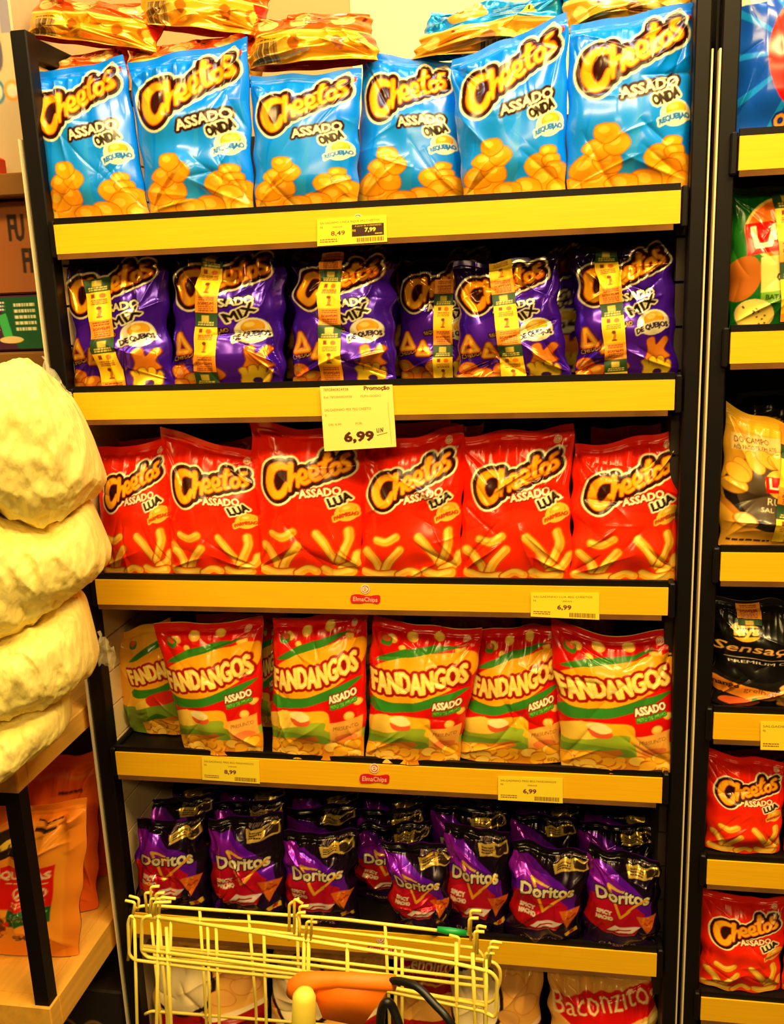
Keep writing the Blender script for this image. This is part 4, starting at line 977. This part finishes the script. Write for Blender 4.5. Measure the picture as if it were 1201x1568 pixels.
# dark carton on the floor under the stand
AF = Art(1.6, 1, 120, (34, 24, 20))
AF.poly([(0,.0),(.5,.1),(.4,.5),(0,.5)], (120, 60, 16)); AF.ell(1.0, .4, .14, .14, (150, 110, 50)); AF.ell(1.0, .4, .11, .11, (34, 24, 20)); AF.ell(1.3, .4, .14, .14, (150, 110, 50)); AF.ell(1.3, .4, .11, .11, (34, 24, 20)); AF.lines(.7, .7, 1.5, .85, 2, (120, 80, 30), 3)
cx = thing('carton', 'dark carton with two pale rings on the floor under the pine stand', 'carton', (-.24, .12, 0))
MB().box(-.40, -.06, .02, .24, .0, .26, .004).build('carton_body', mat('dark_card', (40, 27, 20), .6), cx)
card('carton_front', AF, [(-.398,.0185,.255), (-.062,.0185,.255), (-.062,.0185,.005), (-.398,.0185,.005)], .001, P_PAPER, cx, tuple(cx.location), 150, 90)

# shelving and goods seen over the sacks, left of the rack
gs = thing('goods_shelf', 'dark wooden shelf unit behind the fluffy sacks at the left edge', 'shelf', (-.5, .35, 0))
for z, h in ((1.50, .03), (1.79, .035)):
    MB().box(-1.0, -.075, .06, .5, z-h, z, .002).build('shelf_board', mat('brown_board', (130, 84, 28), .5, var=.15, scale=5, stretch=(1, 10, 1)), gs)
MB().box(-1.0, -.075, .5, .52, 0, 2.0).build('back_panel', DARKBACK, gs)
for x in (-1.0, -.105): MB().box(x, x+.03, .45, .48, 0, 1.468).build('leg', BLACK, gs)
def carton(label, x0, x1, y0, y1, z0, z1, art, m, name='carton', group=None):
    r = thing(name, label, 'carton', ((x0+x1)/2, (y0+y1)/2, z0), group)
    MB().box(x0, x1, y0, y1, z0, z1, .003).build('carton_body', m, r)
    card('printed_front', art, [(x0+.003, y0-.001, z1-.003), (x1-.003, y0-.001, z1-.003), (x1-.003, y0-.001, z0+.003), (x0+.003, y0-.001, z0+.003)], .0008, P_PAPER, r, tuple(r.location), 160, 120)
    return r
def C2(px, py, y): p = at(px, py, y); return p
# brown cardboard box with black capitals
b0 = C2(0,455,.1); b1 = C2(72,300,.1)
Ab = Art(1.3, 1, 150, (158, 88, 36)); Ab.text('FU', .92, .42, .14, [(.008, (40, 20, 10))], tall=.3, rot=.02); Ab.text('FR', 1.02, .78, .14, [(.008, (40, 20, 10))], tall=.28, rot=.02); Ab.rect(1.12, .0, 1.3, 1, (170, 96, 40))
carton('brown cardboard box with black capitals above the purple and green carton', b1[0]-.26, b1[0], .1, .34, b0[2]+.004, 1.752, Ab, CARDBOARD, 'cardboard_box')
# purple / green carton with cups
Ac = Art(1.6, 1, 150, (70, 18, 52))
Ac.poly([(1.05,0),(1.6,0),(1.6,1),(1.25,1)], (14, 84, 40)); Ac.line([(.75,.02),(1.05,.62)], .012, (200, 160, 170))
for x, y in ((.5,.42),(.82,.62)):
    Ac.poly([(x-.14,y-.2),(x+.14,y-.2),(x+.11,y+.26),(x-.11,y+.26)], (60, 190, 90)); Ac.ell(x, y-.2, .14, .05, (110, 220, 120)); Ac.ell(x, y-.2, .1, .03, (30, 60, 30))
Ac.poly([(1.05,.35),(1.15,.3),(1.2,.75),(1.1,.8)], (60, 180, 90)); Ac.ell(1.18, .82, .14, .07, (230, 200, 130)); Ac.ell(.35, .75, .15, .18, (236, 220, 180)); Ac.lines(.95, .08, 1.15, .28, 3, (236, 210, 220), 2); Ac.lines(1.25, .12, 1.5, .7, 5, (230, 220, 170), 4)
c0 = C2(0,528,.1); c1 = C2(72,458,.1)
carton('purple and green carton printed with green cups, just above the fluffy sacks', c1[0]-.27, c1[0]-.004, .1, .33, 1.502, b0[2]+.002, Ac, mat('purple_card', (70, 18, 52), .5))
# pale box with round pictures at the upper left corner
Ad = Art(1, 1.1, 130, (206, 178, 130)); Ad.ell(.84,.62,.07,.075,(60,120,150)); Ad.ell(.84,.62,.05,.055,(230,210,170)); Ad.ell(.96,.62,.06,.06,(240,150,50)); Ad.ell(.96,.62,.04,.04,(230,210,170)); Ad.blob([(.75,.22),(.86,.2),(.92,.36),(.9,.5),(.78,.5)],(96,84,100)); Ad.lines(.55,.02,.95,.12,2,(90,80,80),2); Ad.rect(.93,0,1,.3,(150,140,150))
d1 = C2(38,200,.12)
carton('pale printed box at the upper left corner, left of the rack', d1[0]-.26, d1[0], .12, .34, 1.792, 2.10, Ad, mat('pale_card', (206, 178, 130), .6))
# small red packet on the board under the pale box
e0 = C2(-40,310,.09); e1 = C2(9,262,.09)
Ae = Art(1, 1, 100, (230, 60, 14)); Ae.blob([(.5,.3),(.9,.2),(.95,.7),(.6,.8)], (252, 160, 40)); Ae.rect(0,.8,1,1,(120,20,8))
carton('small red packet at the left edge, under the pale box', e1[0]-.16, e1[0], .07, .095, b1[2]+.002, e1[2]+.02, Ae, mat('red_card', (226, 56, 14), .5), 'packet')

# ------------------------------------------------------------------ shopping cart in the foreground
CY = -.45
ct = thing('shopping_cart', 'cream wire shopping cart with an orange handle bracket in front of the rack', 'shopping cart', (.47, -.47, 0))
def wire(m, pts, y, r=.0021, rb=.012, dy=0):
    P = [at(a, b, y+(c if len(q) > 2 else 0)) for q in pts for a, b, c in [tuple(q)+(0,)*(3-len(q))]]
    m.tube(bend(P, rb), r, 8)
def panel(name, y, wires, r=.0021):
    m = MB()
    for w in wires: wire(m, w, y, r)
    return m.build(name, WHITEWIRE, ct, True)
# rear gate: top rim, verticals and rails down to its foot
zb = 1800
panel('rear_gate', -.42, [[(196,1470),(205,1390),(226,1386),(520,1407),(724,1431)], [(212,1404),(390,1412),(600,1436),(730,1452),(742,1466),(744,1700)],
    [(306,1394),(316,1560),(326,zb)], [(381,1400),(392,1540),(400,zb)], [(455,1404),(458,1520),(462,zb)], [(590,1416),(596,1540),(602,zb)], [(244,1410),(256,1560),(262,zb)],
    [(216,1448),(470,1468),(740,1500)], [(222,1553),(232,1548),(460,1566),(700,1590)], [(232,1412),(246,1560),(256,zb)]])
panel('middle_gate', -.45, [[(206,1406),(200,1402),(196,1412),(198,1462),(206,1470),(330,1486),(470,1500),(600,1516),(748,1536),(757,1530),(767,1500),(766,1484),(758,1474),(740,1470),(480,1434),(206,1403)],
    [(206,1404),(210,1568),(216,zb)], [(262,1410),(258,1568),(254,zb)], [(318,1416),(322,1568),(326,zb)], [(331,1418),(336,1568),(340,zb)], [(404,1424),(408,1568),(412,zb)], [(606,1450),(606,1568),(606,zb)], [(616,1452),(616,1568),(616,zb)],
    [(220,1450),(460,1476),(748,1512)], [(256,1468),(400,1478)]])
panel('front_gate', -.48, [[(234,1402),(221,1404),(217,1414),(217,1456),(226,1466),(480,1494),(740,1548),(757,1558),(760,1548),(762,1500),(752,1488),(700,1476),(470,1440),(240,1404)],
    [(243,1402),(240,1568),(238,zb)], [(255,1420),(262,1568),(266,zb)], [(466,1436),(464,1568),(462,zb)], [(473,1436),(471,1568),(469,zb)], [(532,1446),(533,1568),(534,zb)], [(699,1444),(700,1568),(701,zb)], [(724,1460),(728,1568),(732,zb)], [(745,1468),(744,1568),(743,zb)],
    [(217,1454),(460,1486),(745,1540)]], .0024)
# hooks standing up from the rims: left, middle and right clusters
def hook(y, pts): m = MB(); wire(m, pts, y, .0019, .004); m.build('hook', WHITEWIRE, ct, True)
for y, pts in ((-.43, [(192,1379),(207,1382),(203,1405)]), (-.42, [(198,1372),(213,1376),(211,1394)]), (-.45, [(244,1357),(231,1358),(232,1400)]), (-.44, [(234,1367),(222,1367),(225,1396)]),
               (-.46, [(252,1367),(239,1368),(239,1400)]), (-.47, [(269,1376),(246,1374),(243,1404)]), (-.48, [(262,1381),(236,1382),(234,1402)]), (-.46, [(254,1376),(231,1376),(229,1400)]),
               (-.44, [(458,1376),(443,1384),(443,1440)]), (-.45, [(464,1384),(451,1376),(451,1436)]), (-.46, [(473,1387),(459,1388),(458,1440)]), (-.47, [(468,1397),(455,1398),(459,1412),(459,1440)]), (-.48, [(491,1405),(478,1404),(476,1440)]), (-.48, [(486,1412),(470,1411),(468,1440)]),
               (-.43, [(737,1395),(721,1394),(721,1440)]), (-.44, [(733,1406),(719,1406),(718,1430)]), (-.45, [(745,1420),(731,1417),(731,1460)]), (-.46, [(742,1427),(727,1426),(726,1470)]), (-.47, [(769,1444),(752,1441),(750,1478)]), (-.48, [(764,1452),(749,1450),(748,1480)]), (-.48, [(758,1460),(744,1459),(743,1480)]), (-.47, [(688,1432),(704,1436),(702,1462),(699,1470)])):
    hook(y, pts)
g = MB(); g.tube([at(670,1423,-.421), at(690,1426,-.421), at(715,1429,-.421)], [.0036, .0046, .0036], 10); o = g.build('tape_wrap', GREENTAPE, ct, True); o['label'] = 'green tape wound round the top wire'
# handle: cream tube, orange elbow with web, black cord
YH = -.56
hb = MB(); P0 = at(458,1512,YH); P1 = at(600,1520,YH-.02)
up = np.array([0, 0, 1.0])
el = MB()
el.tube([at(450,1522,YH), at(454,1512,YH), at(464,1505,YH), at(486,1501,YH), at(520,1501,YH), at(604,1505,YH-.012)], [.009, .0118, .0122, .0095, .0088, .0082], 24)
a, b, c, d = at(478,1508,YH), at(597,1510,YH-.012), at(556,1568,YH-.02), at(496,1556,YH-.01)
n0 = len(el.v)
for t in (-.004, .004): el.v += [tuple(p+np.array([0, t, 0])) for p in (a, b, c, d)]
el.f += [tuple(n0+k for k in q) for q in ((0,3,2,1),(4,5,6,7),(0,1,5,4),(1,2,6,5),(2,3,7,6),(3,0,4,7))]
el.build('handle_bracket', ORANGEPL, ct, True)
MB().tube([at(467,1515,YH-.022), at(467,1519,YH-.022), at(466,1526,YH-.022), at(465,1568,YH-.022), at(463,1640,YH-.022), at(455,1900,YH-.022)], [.004, .0095, .0128, .0134, .0134, .0134], 24).build('handle_tube', CREAMTUBE, ct, True)
MB().tube([tuple(p) for p in catmull([at(596,1502,YH-.012), at(616,1503,YH-.02), at(640,1512,YH-.03), at(664,1536,YH-.04), at(690,1566,YH-.05), at(716,1620,YH-.05)], 6)], .0042, 12).build('cord', RUBBER, ct, True)
MB().tube([tuple(p) for p in catmull([at(582,1580,YH-.02), at(584,1550,YH-.02), at(592,1535,YH-.02), at(602,1544,YH-.02), at(618,1590,YH-.03)], 6)], .005, 12).build('cord', RUBBER, ct, True)
# undercarriage, outside the frame
zf = .12
uc = MB()
xl, xr_ = at(210,1568,-.45)[0], at(744,1568,-.45)[0]
zt = at(210,zb,-.45)[2]
uc.tube(bend([(xl,-.40,zf),(xr_,-.40,zf),(xr_,-.62,zf),(xl,-.62,zf),(xl,-.40,zf)], .02), .008, 10)
tb = at(455,1900,YH-.022)
uc.tube([tuple(tb), (tb[0], tb[1]-.02, zf)], .011, 12)
for px in (322, 462, 606, 732):
    p = at(px, zb, -.45); uc.tube([tuple(p), (p[0], -.45, zf)], .003, 8)
uc.tube([(xl,-.45,zf),(xr_,-.45,zf)], .004, 8)
uc.build('undercarriage', WHITEWIRE, ct, True)
for x, y in ((xl, -.42), (xr_, -.42), (xl, -.60), (xr_, -.60)):
    m = MB(); m.tube([(x-.012, y, .05), (x+.012, y, .05)], .05, 24); m.tube([(x, y, .05), (x, y, zf)], .006, 8); m.build('castor', RUBBER, ct, True)
